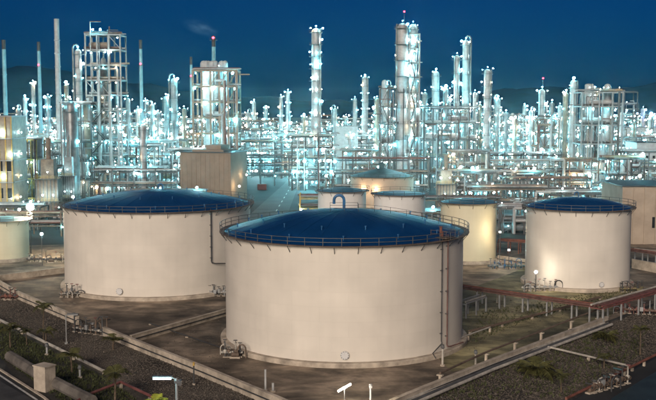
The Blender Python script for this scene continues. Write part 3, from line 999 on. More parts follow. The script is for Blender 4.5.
palm('bushy yellow-green palm clump on the right gravel, largest one', G(533, 376), 1.1, 22, 1.5, FR, 8, 'palm', 'palm_bush')
palm('low bushy palm on the gravel below the red rack', G(606, 341), .9, 18, 1.1, FR, 9, 'palm', 'palm_bush')
palm('slim palm standing near the right edge above the basin', G(640, 355), 4.2, 9, .75, FR, 10)
palm('small dim palm on the gravel between the diagonal pipe and the basin', G(604, 368), 1.8, 9, .7, FR, 11)
palm('thin young palm on the dark gravel, bottom right', G(561, 392), 2.4, 7, .6, FR, 12)
p = P(153, 397, 98)
palm('bright yellow-leaved palm top at the bottom edge below the street lamp', Vector((p.x, 98, 0)), p.z - .4, 8, .8, FRY, 13)

# ================================================================== REFINERY
LANDMARK = []         # (px, short phrase)
FOOT = []             # footprints (x, y, rx, ry)
def claim(x, y, rx, ry):
    FOOT.append((x, y, rx, ry))
def free(x, y, rx, ry, pad=1.0):
    return all(abs(x - a) > rx + c + pad or abs(y - b_) > ry + d + pad for a, b_, c, d in FOOT)

def dist_column(label, px, ytop, Y, wpx, m='jacket_white', goose=False, platforms=6, seed=0, lamps=2, phrase=None, red=False, lamp_r=.42, flare_top=False, name='distillation_tower'):
    r_ = random.Random(seed * 7 + 3)
    p = P(px, ytop, Y)
    h = p.z
    R = wpx / 2 * Y / FPX * .82
    t = thing(name, label, 'distillation tower', (p.x, Y, 0))
    claim(p.x, Y, R * 2, R * 2)
    if phrase: LANDMARK.append((px, phrase, Y))
    sh = R * 1.25
    hs = h - R * .9
    b = MB()
    prof = [(R * 1.3, 0), (R * 1.12, h * .08), (R * 1.12, h * .45), (R, h * .49), (R, hs), (R * .86, hs + R * .4), (R * .5, hs + R * .75), (0, hs + R * .9)]
    b.lathe(prof, 18)
    for k in range(5):        # stiffening rings
        z = h * (.12 + .17 * k)
        rr = (R * 1.12 if z < h * .45 else R) * 1.04
        b.lathe([(rr * .95, z - .15), (rr, z - .15), (rr, z + .15), (rr * .95, z + .15)], 18)
    b.build('shell', m, t, smooth=True)
    for k in range(platforms):
        z = h * (1 - (k + .25) / (platforms + .6) * .88) - .9
        o = link('platform', unit('ring', 'steel'), t, (0, 0, z), r_.uniform(0, 6))
        rr = R + 1.15
        o.scale = (rr, rr, 1.15)
        for j in range(lamps):
            a = r_.uniform(-2.9, -.25) if lamps == 1 else R_(-160 + 140 * j / max(1, lamps - 1)) + r_.uniform(-.3, .3)
            if r_.random() < .15: continue
            ro = R + r_.uniform(.45, 1.25)
            lamp(t, (ro * math.cos(a), ro * math.sin(a), z + r_.uniform(1.5, 2.6)), lamp_r * r_.uniform(.8, 1.15))
        # ladder to the next level
        z2 = h * (1 - (k + 1.25) / (platforms + .6) * .88) - .9
        a = R_(-70 + 40 * (k % 2))
        b = MB()
        for s in (-.25, .25):
            b.tube(((R + .55), s, max(0, z2)), ((R + .55), s, z + 1), .06, 4)
        b.build('ladder', 'steel', t, rz=a)
    # overhead line
    a = R_(r_.choice((-150, -35, -120)))
    b = MB()
    x0 = R + .5
    if goose:
        pts = [(0, 0, h - .3), (0, 0, h + 1.0), (x0 * .35, 0, h + 1.9), (x0 * .9, 0, h + 1.6), (x0 * 1.15, 0, h + .6), (x0 * 1.15, 0, 2)]
        b.path(pts, R * .30, 8)
        a = R_(200) if seed % 2 else R_(-20)
    else:
        b.path([(R * .6, 0, h - R * .5), (x0, 0, h - R * .3), (x0 + .1, 0, h - 2.0), (x0 + .1, 0, 2)], max(.16, R * .14), 7)
    b.build('overhead_pipe', 'jacket', t, rz=a, smooth=True)
    b = MB(); b.path([(x0, 0, h * .62), (x0, 0, 1)], max(.13, R * .1), 6)
    b.build('side_pipe', 'steel', t, rz=a + 1.2, smooth=True)
    lamp(t, (0, -R * .3, h + .9), lamp_r * 1.1, 'glow_teal')
    if red:
        rod('mast', t, (R * .3, 0, h - .5), (R * .3, 0, h + 5), .10, 'steel')
        o = link('beacon', unit('bulb', 'glow_red'), t, (R * .3, 0, h + 5)); o.scale = (.4, .4, .35)
    return t

def chimney(label, px, ytop, Y, wpx, m='steel', beacon=None, tip=True, ribs=0, phrase=None):
    p = P(px, ytop, Y); h = p.z; R = wpx / 2 * Y / FPX
    t = thing('chimney_stack', label, 'chimney', (p.x, Y, 0))
    claim(p.x, Y, R * 1.5, R * 1.5)
    if phrase: LANDMARK.append((px, phrase, Y))
    b = MB(); b.lathe([(R * 1.35, 0), (R * 1.1, h * .35), (R * .95, h * .93)], 14)
    b.build('shaft', m, t, smooth=True)
    b = MB(); b.lathe([(R * .95, h * .93), (R * .98, h), (R * .7, h), (R * .7, h * .95)], 14)
    b.build('tip', 'steel_dark' if tip else m, t, smooth=True)
    for k in range(ribs):
        z = h * (.1 + .85 * k / ribs); b = MB()
        b.lathe([(R * .9, z), (R * 1.22, z + .1), (R * 1.22, z + .5), (R * .9, z + .6)], 14); b.build('stiffening_ring', m, t, smooth=True)
    if beacon:
        zb = P(px, beacon, Y).z
        o = link('platform', unit('ring', 'steel_dark'), t, (0, 0, zb - 1.2)); o.scale = (R + 1.0, R + 1.0, 1.1)
        for s in (0,):
            o = link('beacon', unit('bulb', 'glow_red'), t, (s * (R + .8), -R - .3, zb)); o.scale = (.6, .45, .45)
    return t

def stairs(t, x0, x1, y, z0, z1, m='steel_dark'):
    b = MB()
    v = Vector((x1 - x0, 0, z1 - z0)); n = 9
    for k in range(n):
        q = Vector((x0, y, z0)) + v * ((k + .5) / n)
        b.box(q, (abs(x1 - x0) / n * 1.1, 1.0, .12))
    for s in (-.5, .5):
        b.tube((x0, y + s, z0), (x1, y + s, z1), .16, 4)
        b.tube((x0, y + s, z0 + 1.1), (x1, y + s, z1 + 1.1), .07, 4)
    b.build('stair_flight', m, t)

PIPE_M = ['jacket', 'jacket_white', 'steel_white', 'jacket_tan', 'steel', 'pipe_red', 'jacket', 'jacket_white']
def frame(label, x, y, w, d, levels, nx=4, m='steel', cs=.45, deck=.7, brace=.5, pipes=6, risers=5, vessels=2, lamp_n=3, seed=0, stair=False, rz=0.0, phrase=None, name='process_unit', vm=None, lamp_r=.42, rail=True, px=None, wall=0, top_lamps=True, cat='process unit'):
    r = random.Random(seed * 13 + 5)
    t = thing(name, label, cat, (x, y, 0), rz)
    claim(x, y, w / 2, d / 2)
    if phrase: LANDMARK.append((px if px is not None else XPX(x, y), phrase, y))
    H = levels[-1]
    xs = [-w / 2 + w * k / (nx - 1) for k in range(nx)]
    for X in xs:
        for s in (-1, 1):
            box('column', t, (X, s * d / 2, H / 2), (cs, cs, H), m)
    zprev = 0
    for li, z in enumerate(levels):
        for s in (-1, 1):
            box('beam', t, (0, s * d / 2, z - cs * .5), (w - cs * .4, cs * .72, cs * .9), m)
        for X in (xs[0], xs[-1]):
            box('beam', t, (X, 0, z - cs * .5), (cs * .72, d - cs, cs * .9), m)
        if r.random() < deck:
            f = r.choice((1, 1, .6, .75))
            dx = (w - cs) * f
            off = r.choice((-1, 1)) * (w - cs - dx) / 2
            box('deck', t, (off, 0, z + .06), (dx, d * .96, .12), 'grating')
            if rail:
                hb = MB()
                for zz in (.6, 1.15):
                    hb.box((off, -d / 2 + .05, z + zz), (dx, .06, .06))
                for k in range(int(dx / 2.5) + 1):
                    hb.box((off - dx / 2 + k * 2.5, -d / 2 + .05, z + .6), (.06, .06, 1.15))
                hb.build('handrail', 'steel' if r.random() < .8 else 'steel_yellow', t)
        # braces
        for k in range(nx - 1):
            if r.random() < brace:
                a, c = (xs[k], xs[k + 1]) if r.random() < .5 else (xs[k + 1], xs[k])
                beam('brace', t, (a, -d / 2, zprev + .2), (c, -d / 2, z - cs), cs * .45, m)
        # lamps
        for k in range(lamp_n):
            if z == H and not top_lamps: continue
            lx = xs[0] + w * (k + .5) / lamp_n + r.uniform(-.8, .8) * w / lamp_n * .5
            inside = r.random() < .5
            ly = -d / 2 - .5 if not inside else r.uniform(-d * .3, d * .1)
            lamp(t, (lx, ly, z - 1.3 if not (z == H and not inside) else z + 1.8), lamp_r * r.uniform(.7, 1.2))
        # pipes along
        npp = max(0, int(pipes / len(levels) + r.random()))
        for k in range(npp):
            yy = r.uniform(-d / 2 + .4, d / 2 - .6); pr = r.choice((.16, .2, .26, .34, .45))
            rod('pipe', t, (-w / 2 - r.uniform(0, 2), yy, z + .3 + pr), (w / 2 + r.uniform(0, 2), yy, z + .3 + pr), pr, r.choice(PIPE_M))
        zprev = z
    for k in range(risers):
        X = r.uniform(-w / 2, w / 2); yy = r.choice((-d / 2 - .45, -d / 2 + .6, r.uniform(-d / 3, d / 3)))
        z1 = r.uniform(.5, 1.08) * H
        pr = r.choice((.18, .24, .32, .5))
        rod('riser_pipe', t, (X, yy, .2), (X, yy, z1), pr, r.choice(PIPE_M))
        if r.random() < .6:
            X2 = X + r.choice((-1, 1)) * r.uniform(2, 7)
            rod('cross_pipe', t, (X, yy, z1), (X2, yy, z1), pr, r.choice(PIPE_M))
    for k in range(vessels):
        z = r.choice([0] + levels[:-1])
        gap = (levels[levels.index(z) + 1] if z in levels else levels[0]) - z
        mm = vm or r.choice(('jacket_white', 'jacket', 'jacket', 'jacket_tan', 'jacket_white'))
        if r.random() < .5:
            pr = min(gap * .36, r.uniform(.8, 1.5)); L = r.uniform(.35, .7) * w
            X = r.uniform(-1, 1) * (w - L) / 2
            yy = r.uniform(-d * .3, 0)
            rod('drum', t, (X - L / 2, yy, z + pr + .5), (X + L / 2, yy, z + pr + .5), pr, mm, 'drum')
            for s in (-.3, .3):
                box('saddle', t, (X + L * s, yy, z + .12 + (pr * .45 + .26) / 2), (.4, pr * 1.3, pr * .45 + .26), m)
        else:
            pr = min(d * .3, r.uniform(1.0, 2.0)); hh = min(max(gap * .85, r.uniform(.4, .8) * H), H * 1.08 - z)
            X = r.uniform(-w * .38, w * .38)
            rod('vessel', t, (X, 0, z + .1), (X, 0, z + hh), pr, mm, 'drum')
    if wall:
        for k in range(wall):
            q = r.randrange(nx - 1); li = r.randrange(len(levels))
            z0 = levels[li - 1] if li else 0
            box('cladding_panel', t, ((xs[q] + xs[q + 1]) / 2, -d / 2 + cs * .1, (z0 + levels[li] - cs) / 2), (xs[q + 1] - xs[q] - cs, .12, levels[li] - z0 - cs * 1.2), 'wall_tan')
    if stair:
        zp = 0
        xa, xb = xs[0] + w * .12, xs[0] + w * .52
        for i, z in enumerate(levels):
            if i < stair:
                stairs(t, xa if i % 2 else xb, xb if i % 2 else xa, -d / 2 - 1.0, zp, z, 'steel_dark')
            zp = z
    return t

def pipe_way(label, xa, xb, y, zs, n_pipes=5, width=6, bents=7.0, seed=0, m='steel', lamp_every=2, phrase=None, lamp_r=.42):
    r = random.Random(seed * 5 + 1)
    t = thing('pipe_rack', label, 'pipe rack', ((xa + xb) / 2, y, 0))
    claim((xa + xb) / 2, y, (xb - xa) / 2, width / 2)
    if phrase: LANDMARK.append((XPX((xa + xb) / 2, y), phrase, y))
    L = xb - xa
    n = max(2, int(L / bents) + 1)
    H = zs[-1]
    for k in range(n):
        X = -L / 2 + L * k / (n - 1)
        for s in (-1, 1):
            box('column', t, (X, s * width / 2, (H + 1) / 2), (.42, .42, H + 1), m)
        for z in zs:
            box('cross_beam', t, (X, 0, z - .22), (.38, width - .42, .44), m)
        if k % lamp_every == 0:
            z = r.choice(zs)
            lamp(t, (X + .5, -width / 2 - .5, z - 1.0), lamp_r * r.uniform(.8, 1.2))
            if r.random() < .6:
                lamp(t, (X - .5, -width / 2 - .3, H + 2.0), lamp_r * r.uniform(.7, 1.1))
    for z in zs:
        for s in (-1, 1):
            box('side_beam', t, (0, s * (width / 2 + .0), z - .75), (L, .3, .34), m)
        for k in range(n_pipes):
            pr = r.choice((.18, .22, .3, .4))
            yy = -width / 2 + width * (k + .5) / n_pipes
            e = r.uniform(0, .12) * L
            rod('pipe', t, (-L / 2 - 1 + e, yy, z + pr), (L / 2 + 1 - r.uniform(0, .12) * L, yy, z + pr), pr, r.choice(PIPE_M))
    return t

def building(label, px0, px1, ytop, Y, depth, wall_m, roof_m, ybase_z=0.0, gable=0.0, windows=None, rz=0.0, phrase=None, name='plant_building', penthouse=False, vent=False):
    a = P(px0, ytop, Y); c = P(px1, ytop, Y)
    w = c.x - a.x; h = a.z - gable
    t = thing(name, label, 'building', ((a.x + c.x) / 2, Y + depth / 2, 0), rz)
    claim((a.x + c.x) / 2, Y + depth / 2, w / 2, depth / 2)
    if phrase: LANDMARK.append(((px0 + px1) / 2, phrase, Y))
    box('wall', t, (0, 0, h / 2), (w, depth, h), wall_m)
    if gable:
        b = MB()
        x, y = w / 2 + .5, depth / 2 + .6
        b.add([(-x, -y, h + .02), (x, -y, h + .02), (x, y, h + .02), (-x, y, h + .02), (-x, 0, h + gable), (x, 0, h + gable)], [(0, 1, 5, 4), (2, 3, 4, 5), (0, 4, 3), (1, 2, 5), (0, 3, 2, 1)])
        rf = b.build('roof', roof_m, t)
    else:
        rf = box('roof', t, (0, 0, h + .2), (w + .6, depth + .6, .36), roof_m)
    if penthouse:
        box('penthouse', t, (w * .06, depth * .05, h + 1.65), (w * .30, depth * .5, 2.5), wall_m); box('roof_step', t, (w * .02, 0, h + .75), (w * .62, depth * .8, .7), wall_m)
    if windows:
        for (fx, fz, ww, hh) in windows:
            o = box('window', t, ((fx - .5) * w, -depth / 2 - .02, fz * h), (ww, .12, hh), 'window_dark')
            box('window_sill', t, ((fx - .5) * w, -depth / 2 - .10, fz * h - hh / 2 - .10), (ww + .3, .3, .15), 'concrete')
    return t, w, h

# ---- buildings
t, w, h = building('windowless grey-brown box building with dark roof above the left blue roof', 184, 238, 153, 396, 20, 'wall_grey', 'roof_dark', phrase='the grey-brown box building', penthouse=True, rz=R_(-14))
lamp(t, (w / 2 + 2.5, 2, 12), .8, 'glow_warm'); lamp(t, (w / 2 + 2.5, -7, 8), .8, 'glow_warm')
for k in range(11):        # ribbed cladding
    box('cladding_rib', t, (-w / 2 + w * (k + .5) / 11, -10.06, h / 2), (.18, .12, h), 'wall_grey')
R8 = 31.5 / FPX * 398
H8 = P(382, 178, 398 - R8).z
T8 = storage_tank('storage_tank', 'wide low tan tank with teal conical roof behind the small white tanks', ctr(382, 398), R8, H8, 3.4, 'shell_tan', 'roof_teal', 18, conical=True)
claim(T8.location.x, 398, R8, R8); LANDMARK.append((382, 'the wide tan tank', 398))
b = MB(); b.tube((0, 0, H8 + 3.0), (0, 0, H8 + 4.6), 1.2, 12); b.lathe([(1.9, H8 + 4.5), (1.9, H8 + 4.8), (0, H8 + 5.5)], 12); b.build('roof_vent', 'roof_teal', T8)
for a in (-128, -104):
    lamp(T8, ((R8 + 1.1) * math.cos(R_(a)), (R8 + 1.1) * math.sin(R_(a)), H8 * .62), .8, 'glow_warm')
t, w, h = building('tan building with two dark windows at the right edge behind the right tank', 623, 690, 187, 285, 22, 'wall_tan', 'roof_dark', windows=[(.58, .38, 5.0, 3.2), (.86, .38, 5.0, 3.2)], phrase='the tan corner building')
for k in range(7):
    box('pilaster', t, (-w / 2 + w * k / 6, -11.12, h / 2), (.35, .24, h), 'wall_tan')
t, w, h = building('pale office building with rows of small windows at the right edge', 637, 700, 143, 470, 18, 'jacket_white', 'roof_dark',
    windows=[(.06 + .107 * i, .84 - .135 * j, 1.2, 1.3) for i in range(9) for j in range(6)], phrase='the office building')
building('long low pale hall with lit roof far behind, right', 607, 700, 128, 760, 40, 'jacket_white', 'steel_white', phrase='the long pale hall')
building('small white cabin block among the pipes left of the tallest slim column', 296, 313, 137, 560, 12, 'jacket_white', 'steel_white')
building('pale box cabin behind the tallest slim column, right of it', 336, 358, 127, 560, 12, 'jacket_white', 'steel_white')
t, w, h = building('tan plant building with yellow-lit corner cut by the left edge', -20, 11, 117, 330, 16, 'jacket_tan', 'steel_white', windows=[(.88, .3, 1.6, 3.4), (.88, .55, 1.6, 3.4), (.6, .3, 1.6, 3.4), (.6, .55, 1.6, 3.4)], phrase='the tan left-edge building')
for k in range(6):
    box('pilaster', t, (-w / 2 + w * k / 5, -8.14, h / 2), (.4, .28, h), 'steel_yellow' if k > 2 else 'wall_tan')
for k in range(1, 5):
    box('ledge', t, (0, -8.3, h * k / 5), (w + .4, .5, .25), 'steel_white')
    lamp(t, (w * (.46 if k % 2 else .2), -9.0, h * k / 5 + 2.0), .3, 'glow_white'); box('side_ledge', t, (w / 2 + .2, 0, h * k / 5 + .01), (.4, 15, .24), 'steel_white')
    lamp(t, (w / 2 + .9, -4 + k, h * k / 5 + 2.0), .3, 'glow_warm' if k < 3 else 'glow_white')

# ---- chimneys
chimney('thin teal-tinted chimney at the left picture edge', 3.5, 40, 600, 4.0, 'stack_teal', None, True, 4, phrase='the left edge chimney')
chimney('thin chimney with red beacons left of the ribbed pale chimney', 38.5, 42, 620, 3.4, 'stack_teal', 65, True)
chimney('ribbed pale chimney, stoutest and tallest at the left', 56.5, 19, 480, 5.2, 'jacket_white', None, False, 11, phrase='the ribbed pale chimney')
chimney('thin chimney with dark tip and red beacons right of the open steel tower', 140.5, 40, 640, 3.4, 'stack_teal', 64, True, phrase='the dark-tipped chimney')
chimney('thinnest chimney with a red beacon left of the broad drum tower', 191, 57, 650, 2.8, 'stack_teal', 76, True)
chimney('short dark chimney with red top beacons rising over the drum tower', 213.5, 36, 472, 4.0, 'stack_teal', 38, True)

# ---- the tall columns
DC = dist_column
DC('slim pale column with lamps down its side against the open steel tower', 78, 49, 446, 8, goose=True, platforms=9, seed=1, phrase='the lamp-strung column')
DC('pale capped column standing right of the open steel tower', 143, 124, 395, 9, platforms=4, seed=2, phrase='the pale capped column')
DC('twin-lamp column left of the broad drum tower', 174, 78, 480, 8, platforms=6, seed=3, goose=True, phrase='the twin-lamp column')
DC('shorter column close left of the twin-lamp column', 166, 96, 486, 6, platforms=4, seed=4)
DC('tallest slim column with tiers of lamps, alone in the middle sky', 316, 28, 500, 11, platforms=11, seed=5, lamps=3, phrase='the tallest slim column', lamp_r=.5)
DC('broad pale column forming the left half of the giant twin tower', 402.5, 23, 450, 14, platforms=9, seed=6, lamps=2, phrase='the giant twin tower', red=True)
DC('slimmer column forming the right half of the giant twin tower', 413, 24, 453, 9, platforms=9, seed=7, lamps=3)
DC('short lamp-lit column to the right of the giant twin tower', 436, 71, 520, 8, platforms=6, seed=8, phrase='the short lamp-lit column')
DC('lamp-studded column immediately left of the gooseneck column', 457, 55, 500, 7, platforms=8, seed=9, lamps=2)
DC('gooseneck-topped column with lamps, right of the giant twin tower', 466, 40, 510, 8, platforms=8, seed=10, goose=True, phrase='the gooseneck column')
DC('column with beacon mast between gooseneck column and right column', 487.5, 69, 480, 8, platforms=8, seed=11, lamps=2, phrase='the masted column')
DC('column with bright teal top and red mast light above the right tank', 542, 89, 470, 8, platforms=6, seed=12, red=True, phrase='the red-masted right column')
DC('plain pale column with platform head, right of the red-masted column', 573.5, 80, 480, 8, platforms=3, seed=13, lamps=1, phrase='the plain pale column')
DC('bright-topped column at the far right of the tower row', 594.5, 89, 462, 9, platforms=6, seed=14, lamps=2, phrase='the far right column')
DC('shorter column beside the bright-topped far right column', 606, 103, 466, 7, platforms=5, seed=15)
DC('far twin column, shorter left one, left of the tallest slim column', 281, 96, 800, 4.5, platforms=5, seed=16, lamp_r=.6)
DC('far twin column, taller right one, left of the tallest slim column', 288, 91, 805, 4.5, platforms=5, seed=17, lamp_r=.6)
DC('far dim column with lamp tiers left of the giant twin tower', 365, 76, 850, 7, platforms=8, seed=18, lamp_r=.6, phrase='the far dim column')
DC('far low column beside the far dim column', 355, 98, 845, 5, platforms=4, seed=19, lamp_r=.6)
DC('far small lit column between masted column and red-masted column', 524.5, 105, 900, 4.5, platforms=4, seed=20, lamp_r=.65)
DC('far column with lamps just left of the ribbed pale chimney', 33, 82, 700, 4.5, platforms=6, seed=21, lamp_r=.55)
DC('far short column near the left edge chimney', 25, 97, 705, 4.5, platforms=4, seed=22, lamp_r=.55)
DC('far short column right of the broad drum tower', 254, 101, 780, 4, platforms=4, seed=23, lamp_r=.6)
DC('slim column right of the open steel tower, by the dark-tipped chimney', 128, 98, 500, 5, platforms=5, seed=24)
DC('stout silver column left of the open steel tower, low', 71, 101, 405, 15, m='jacket', platforms=2, seed=25, phrase='the stout silver column')
DC('slim column between the short lamp-lit column and the twin tower', 425, 92, 500, 6, platforms=5, seed=26)
DC('low column right of the gooseneck column', 475, 92, 500, 5, platforms=5, seed=27)
DC('low far column left of the plain pale column', 560, 105, 620, 5, platforms=4, seed=28, lamp_r=.5)
DC('low lit column on the far right among far lights', 622, 112, 640, 6, platforms=4, seed=29, lamp_r=.5)

# ---- named structures
def span(px0, px1, Y):
    a = P(px0, 150, Y).x; c = P(px1, 150, Y).x
    return (a + c) / 2, c - a
x, w = span(91, 125, 432)
H = P(100, 34, 432 - 6).z
frame('tall open steel tower with zigzag stairs, highest structure at the left', x, 432, w, 12, [H * k / 11 for k in range(1, 12)], 4, 'steel_white', .62, .95, .35, 24, 8, 6, 3, 31, stair=6, phrase='the open steel tower', px=108, lamp_r=.5)
x, w = span(196, 239, 455)
H = P(215, 70, 449).z
frame('broad drum tower of pinkish lit storeys below the short dark chimney', x, 455, w, 16, [H * k / 8 for k in range(1, 9)], 6, 'jacket_tan', .85, 1.0, .12, 26, 12, 12, 6, 32, phrase='the broad drum tower', px=217, vm='jacket_white', lamp_r=.6, cat='tower', name='drum_tower')
x, w = span(62, 92, 420)
frame('dense pipe-filled steel structure under the lamp-strung column', x, 425, w, 11, [9, 17, 25, 33, 41], 4, 'steel', .5, .8, .4, 18, 8, 4, 4, 33)
x, w = span(380, 396, 446)
frame('stair tower of lamps attached left of the giant twin tower', x, 449, w, 9, [8, 16, 24, 32, 40, 48], 3, 'steel', .45, .9, .6, 8, 6, 2, 3, 34, stair=5)
x, w = span(408.5, 418.5, 447)
frame('tall narrow stair frame clasping the giant twin tower, right side', x, 446.5, w, 4.5, [P(413, 34, 447).z * k / 11 for k in range(1, 12)], 2, 'steel_white', .34, 1.0, .5, 4, 5, 0, 2, 40, stair=10)
x, w = span(424, 478, 470)
frame('wide steel structure at the foot of the short lamp-lit column', x, 478, w, 14, [8, 16, 24, 32, 39], 7, 'steel', .5, .8, .3, 24, 14, 6, 7, 35)
x, w = span(535, 556, 462)
frame('orange-lit lattice structure round the red-masted column', x, 462, w, 10, [7, 14, 21, 28, 34], 4, 'steel_brown', .45, .7, .8, 10, 8, 3, 4, 36)
x, w = span(578, 618, 430)
frame('tall twin-vessel steel frame behind the right tank', x, 432, w, 14, [8, 16, 24, 32, 40, 46], 5, 'steel_white', .55, .8, .3, 18, 10, 8, 5, 37, vm='jacket_white', phrase='the twin-vessel frame')
x, w = span(0, 28, 360)
frame('steel frame with yellow rails beside the left-edge building', x + 6, 362, w - 4, 10, [7, 14, 21, 28], 4, 'steel_yellow', .4, .9, .3, 10, 6, 2, 3, 38)

def heater(label, px0, px1, ytop, Y, seed, m='steel_brown', stack_top=None, phrase=None):
    a = P(px0, ytop, Y); c = P(px1, ytop, Y); w = c.x - a.x; h = a.z; d = w * .8
    t = thing('fired_heater', label, 'furnace', ((a.x + c.x) / 2, Y, 0))
    claim((a.x + c.x) / 2, Y, w / 2, d / 2)
    if phrase: LANDMARK.append(((px0 + px1) / 2, phrase, Y))
    box('firebox', t, (0, 0, 3 + (h * .62 - 3) / 2), (w, d, h * .62 - 3), m)
    for k in range(7):
        box('buckstay', t, (-w / 2 + w * k / 6, -d / 2 - .14, 3 + (h * .62 - 3) / 2), (.28, .28, h * .62 - 3), 'steel')
    for z in (.3, .62):
        box('walkway', t, (0, -d / 2 - .7, h * z + .1), (w + 1.2, 1.2, .14), 'grating')
        b = MB()
        b.box((0, -d / 2 - 1.25, h * z + 1.2), (w + 1.2, .06, .06)); b.box((0, -d / 2 - 1.25, h * z + .7), (w + 1.2, .06, .06))
        for k in range(8):
            b.box((-w / 2 - .5 + (w + 1) * k / 7, -d / 2 - 1.25, h * z + .65), (.06, .06, 1.15))
        b.build('handrail', 'steel_yellow', t)
    box('convection_box', t, (0, 0, h * .62 + h * .14), (w * .6, d * .7, h * .28), m)
    for sx in (-1, 1):
        for sy in (-1, 1):
            box('leg', t, (sx * w * .42, sy * d * .42, 1.5), (.6, .6, 3), 'steel')
    hs = P(px0, stack_top, Y).z if stack_top else h * 1.2
    rod('stack', t, (0, 0, h * .9), (0, 0, hs), w * .12, m, 'cyl')
    for k in range(4):
        lamp(t, (-w / 2 + w * (k + .5) / 4, -d / 2 - 2.4, h * (.3 if k % 2 else .62) + 2.6), .36, 'glow_white')
heater('brown box furnace with railed walkways above the left end of the blue roof', 38, 59, 152, 340, 1, phrase='the brown box furnace')
heater('grey furnace with stack right of the brown box furnace', 62, 75, 150, 352, 2, 'jacket', phrase='the grey furnace')
heater('tan furnace with short stack behind the yellowish tank', 437, 455, 165, 365, 3, 'jacket_tan', phrase='the tan furnace')

# horizontal racks that run across the picture
def rackpx(label, px0, px1, Y, zs, seed, **k):
    pipe_way(label, P(px0, 150, Y).x, P(px1, 150, Y).x, Y, zs, seed=seed, **k)
rackpx('long multi-level pipe rack spanning from the box building to the tallest slim column', 246, 332, 500, [6, 11, 15], 41, n_pipes=6, phrase='the long middle rack')
rackpx('teal-topped long pipe rack crossing before the giant twin tower', 334, 428, 425, [6, 12, 17.5], 42, n_pipes=6)
rackpx('dark-beamed long pipe rack behind the right tank, upper', 466, 560, 440, [7, 13, 19], 43, n_pipes=6, m='steel_dark')
rackpx('long pipe rack low behind the right tank, nearest one', 505, 590, 370, [5, 9, 13], 44, n_pipes=5)
rackpx('pipe rack running behind the left blue roof', 92, 178, 372, [6, 11, 16], 45, n_pipes=6)
rackpx('low pipe rack behind the foreground roof, right of the plant road', 300, 348, 352, [4.5, 8], 46, n_pipes=4, m='steel_yellow')
rackpx('low pipe rack beside the left edge, in front of the furnaces', -4, 62, 305, [4, 7], 47, n_pipes=4, m='steel_brown')
rackpx('pipe rack behind the two small white tanks, yellowish', 418, 500, 335, [5, 9], 48, n_pipes=5, m='steel_brown')
rackpx('far pipe rack crossing the sky gap left of the tallest slim column', 240, 312, 640, [8, 15, 21], 49, n_pipes=5, lamp_every=1, lamp_r=.5)
rackpx('far pipe rack crossing right of the tallest slim column', 322, 392, 640, [8, 15, 21], 50, n_pipes=5, lamp_every=1, lamp_r=.5)
rackpx('far right pipe rack below the long pale hall', 600, 668, 560, [8, 15, 22], 51, n_pipes=5, lamp_every=1)
rackpx('pipe rack behind the tan corner building, right edge', 612, 668, 380, [6, 11], 52, n_pipes=5)

x, w = span(608, 634, 900)
frame('far dark frame with few blue-white lights below the right hill', x, 900, w, 12, [16, 30, 42, 53], 3, 'steel_dark', .8, .8, .3, 4, 3, 0, 1, 39, lamp_r=.5)
t = dist_column('far blue-lit column at the right picture edge', 643, 108, 860, 5, platforms=3, seed=30, lamp_r=.5)
for k in range(5):
    lamp(t, (-6 + 4 * k, -4, 34 - (k % 3) * 3), 1.0, 'glow_blue')
for k in range(5):
    rod('bracket', t, (0, -1, 32), (-6 + 4 * k, -4, 34 - (k % 3) * 3), .15, 'steel_dark')

# small loose things along the plant road
c = G(262, 190)
t = thing('container', 'small red container beside the plant road', 'container', (c.x, c.y, 0))
box('container_body', t, (0, 0, 1.5), (4.2, 2.4, 2.7), 'paint_red')
for k in range(8):
    box('corrugation', t, (-1.9 + 3.8 * k / 7, -1.23, 1.5), (.16, .08, 2.5), 'paint_red')
box('door', t, (2.13, 0, 1.5), (.08, 2.1, 2.4), 'pipe_red')

# ---- fill of the plant: one structure after the other in rows
NEAR = [('%s-storey', 3)]
words = {1: 'one', 2: 'two', 3: 'three', 4: 'four', 5: 'five', 6: 'six', 7: 'seven'}
used = set(LABELS)
def where(px, y):
    best = sorted(LANDMARK, key=lambda q: abs(q[0] - px) + abs(q[2] - y) * .02)
    out = []
    for lx, ph, ly in best[:9]:
        if abs(lx - px) < 7:
            rel = 'right before' if y < ly else 'straight behind'
        elif abs(lx - px) < 26:
            rel = 'just left of' if px < lx else 'just right of'
        else:
            rel = 'some way left of' if px < lx else 'some way right of'
        out.append(rel + ' ' + ph)
    return out
def unique(cands):
    for c in cands:
        if c not in used and len(c.split()) <= 16:
            used.add(c); return c
    raise SystemExit('no label: ' + cands[0])

for k, (px, py, Y, w_) in enumerate([(18, 108, 520, 5), (48, 96, 560, 5), (66, 84, 520, 5), (152, 104, 520, 6), (158, 112, 560, 5), (184, 108, 560, 5), (248, 112, 620, 5), (266, 108, 700, 4), (304, 116, 640, 4),
        (335, 108, 600, 5), (346, 116, 620, 4), (377, 98, 560, 5), (387, 84, 520, 6), (446, 88, 500, 6), (480, 104, 520, 5), (498, 98, 520, 6), (506, 112, 560, 5), (515, 118, 520, 6), (531, 110, 560, 5), (552, 102, 500, 6),
        (566, 92, 520, 6), (584, 97, 500, 6), (613, 116, 540, 5), (634, 122, 600, 5), (650, 118, 640, 5), (225, 100, 640, 4), (117, 108, 560, 5), (420, 104, 560, 5)]):
    near = where(px, Y)
    lab = unique([('slim lamp-strung column in the tower row, ' if k % 2 else 'thin pale column rising from the pipes, ') + q for q in near] + ['extra thin column with ladder and lamps, ' + q for q in near])
    LABELS.pop(lab, None)
    DC(lab, px, py, Y, w_, m=('steel_white', 'jacket', 'jacket_tan')[k % 3], platforms=5 + k % 4, seed=60 + k, lamps=2, lamp_r=.5, goose=k % 3 == 0)
KIND = ['steel', 'steel_dark', 'steel_white', 'steel_brown', 'steel_dark']
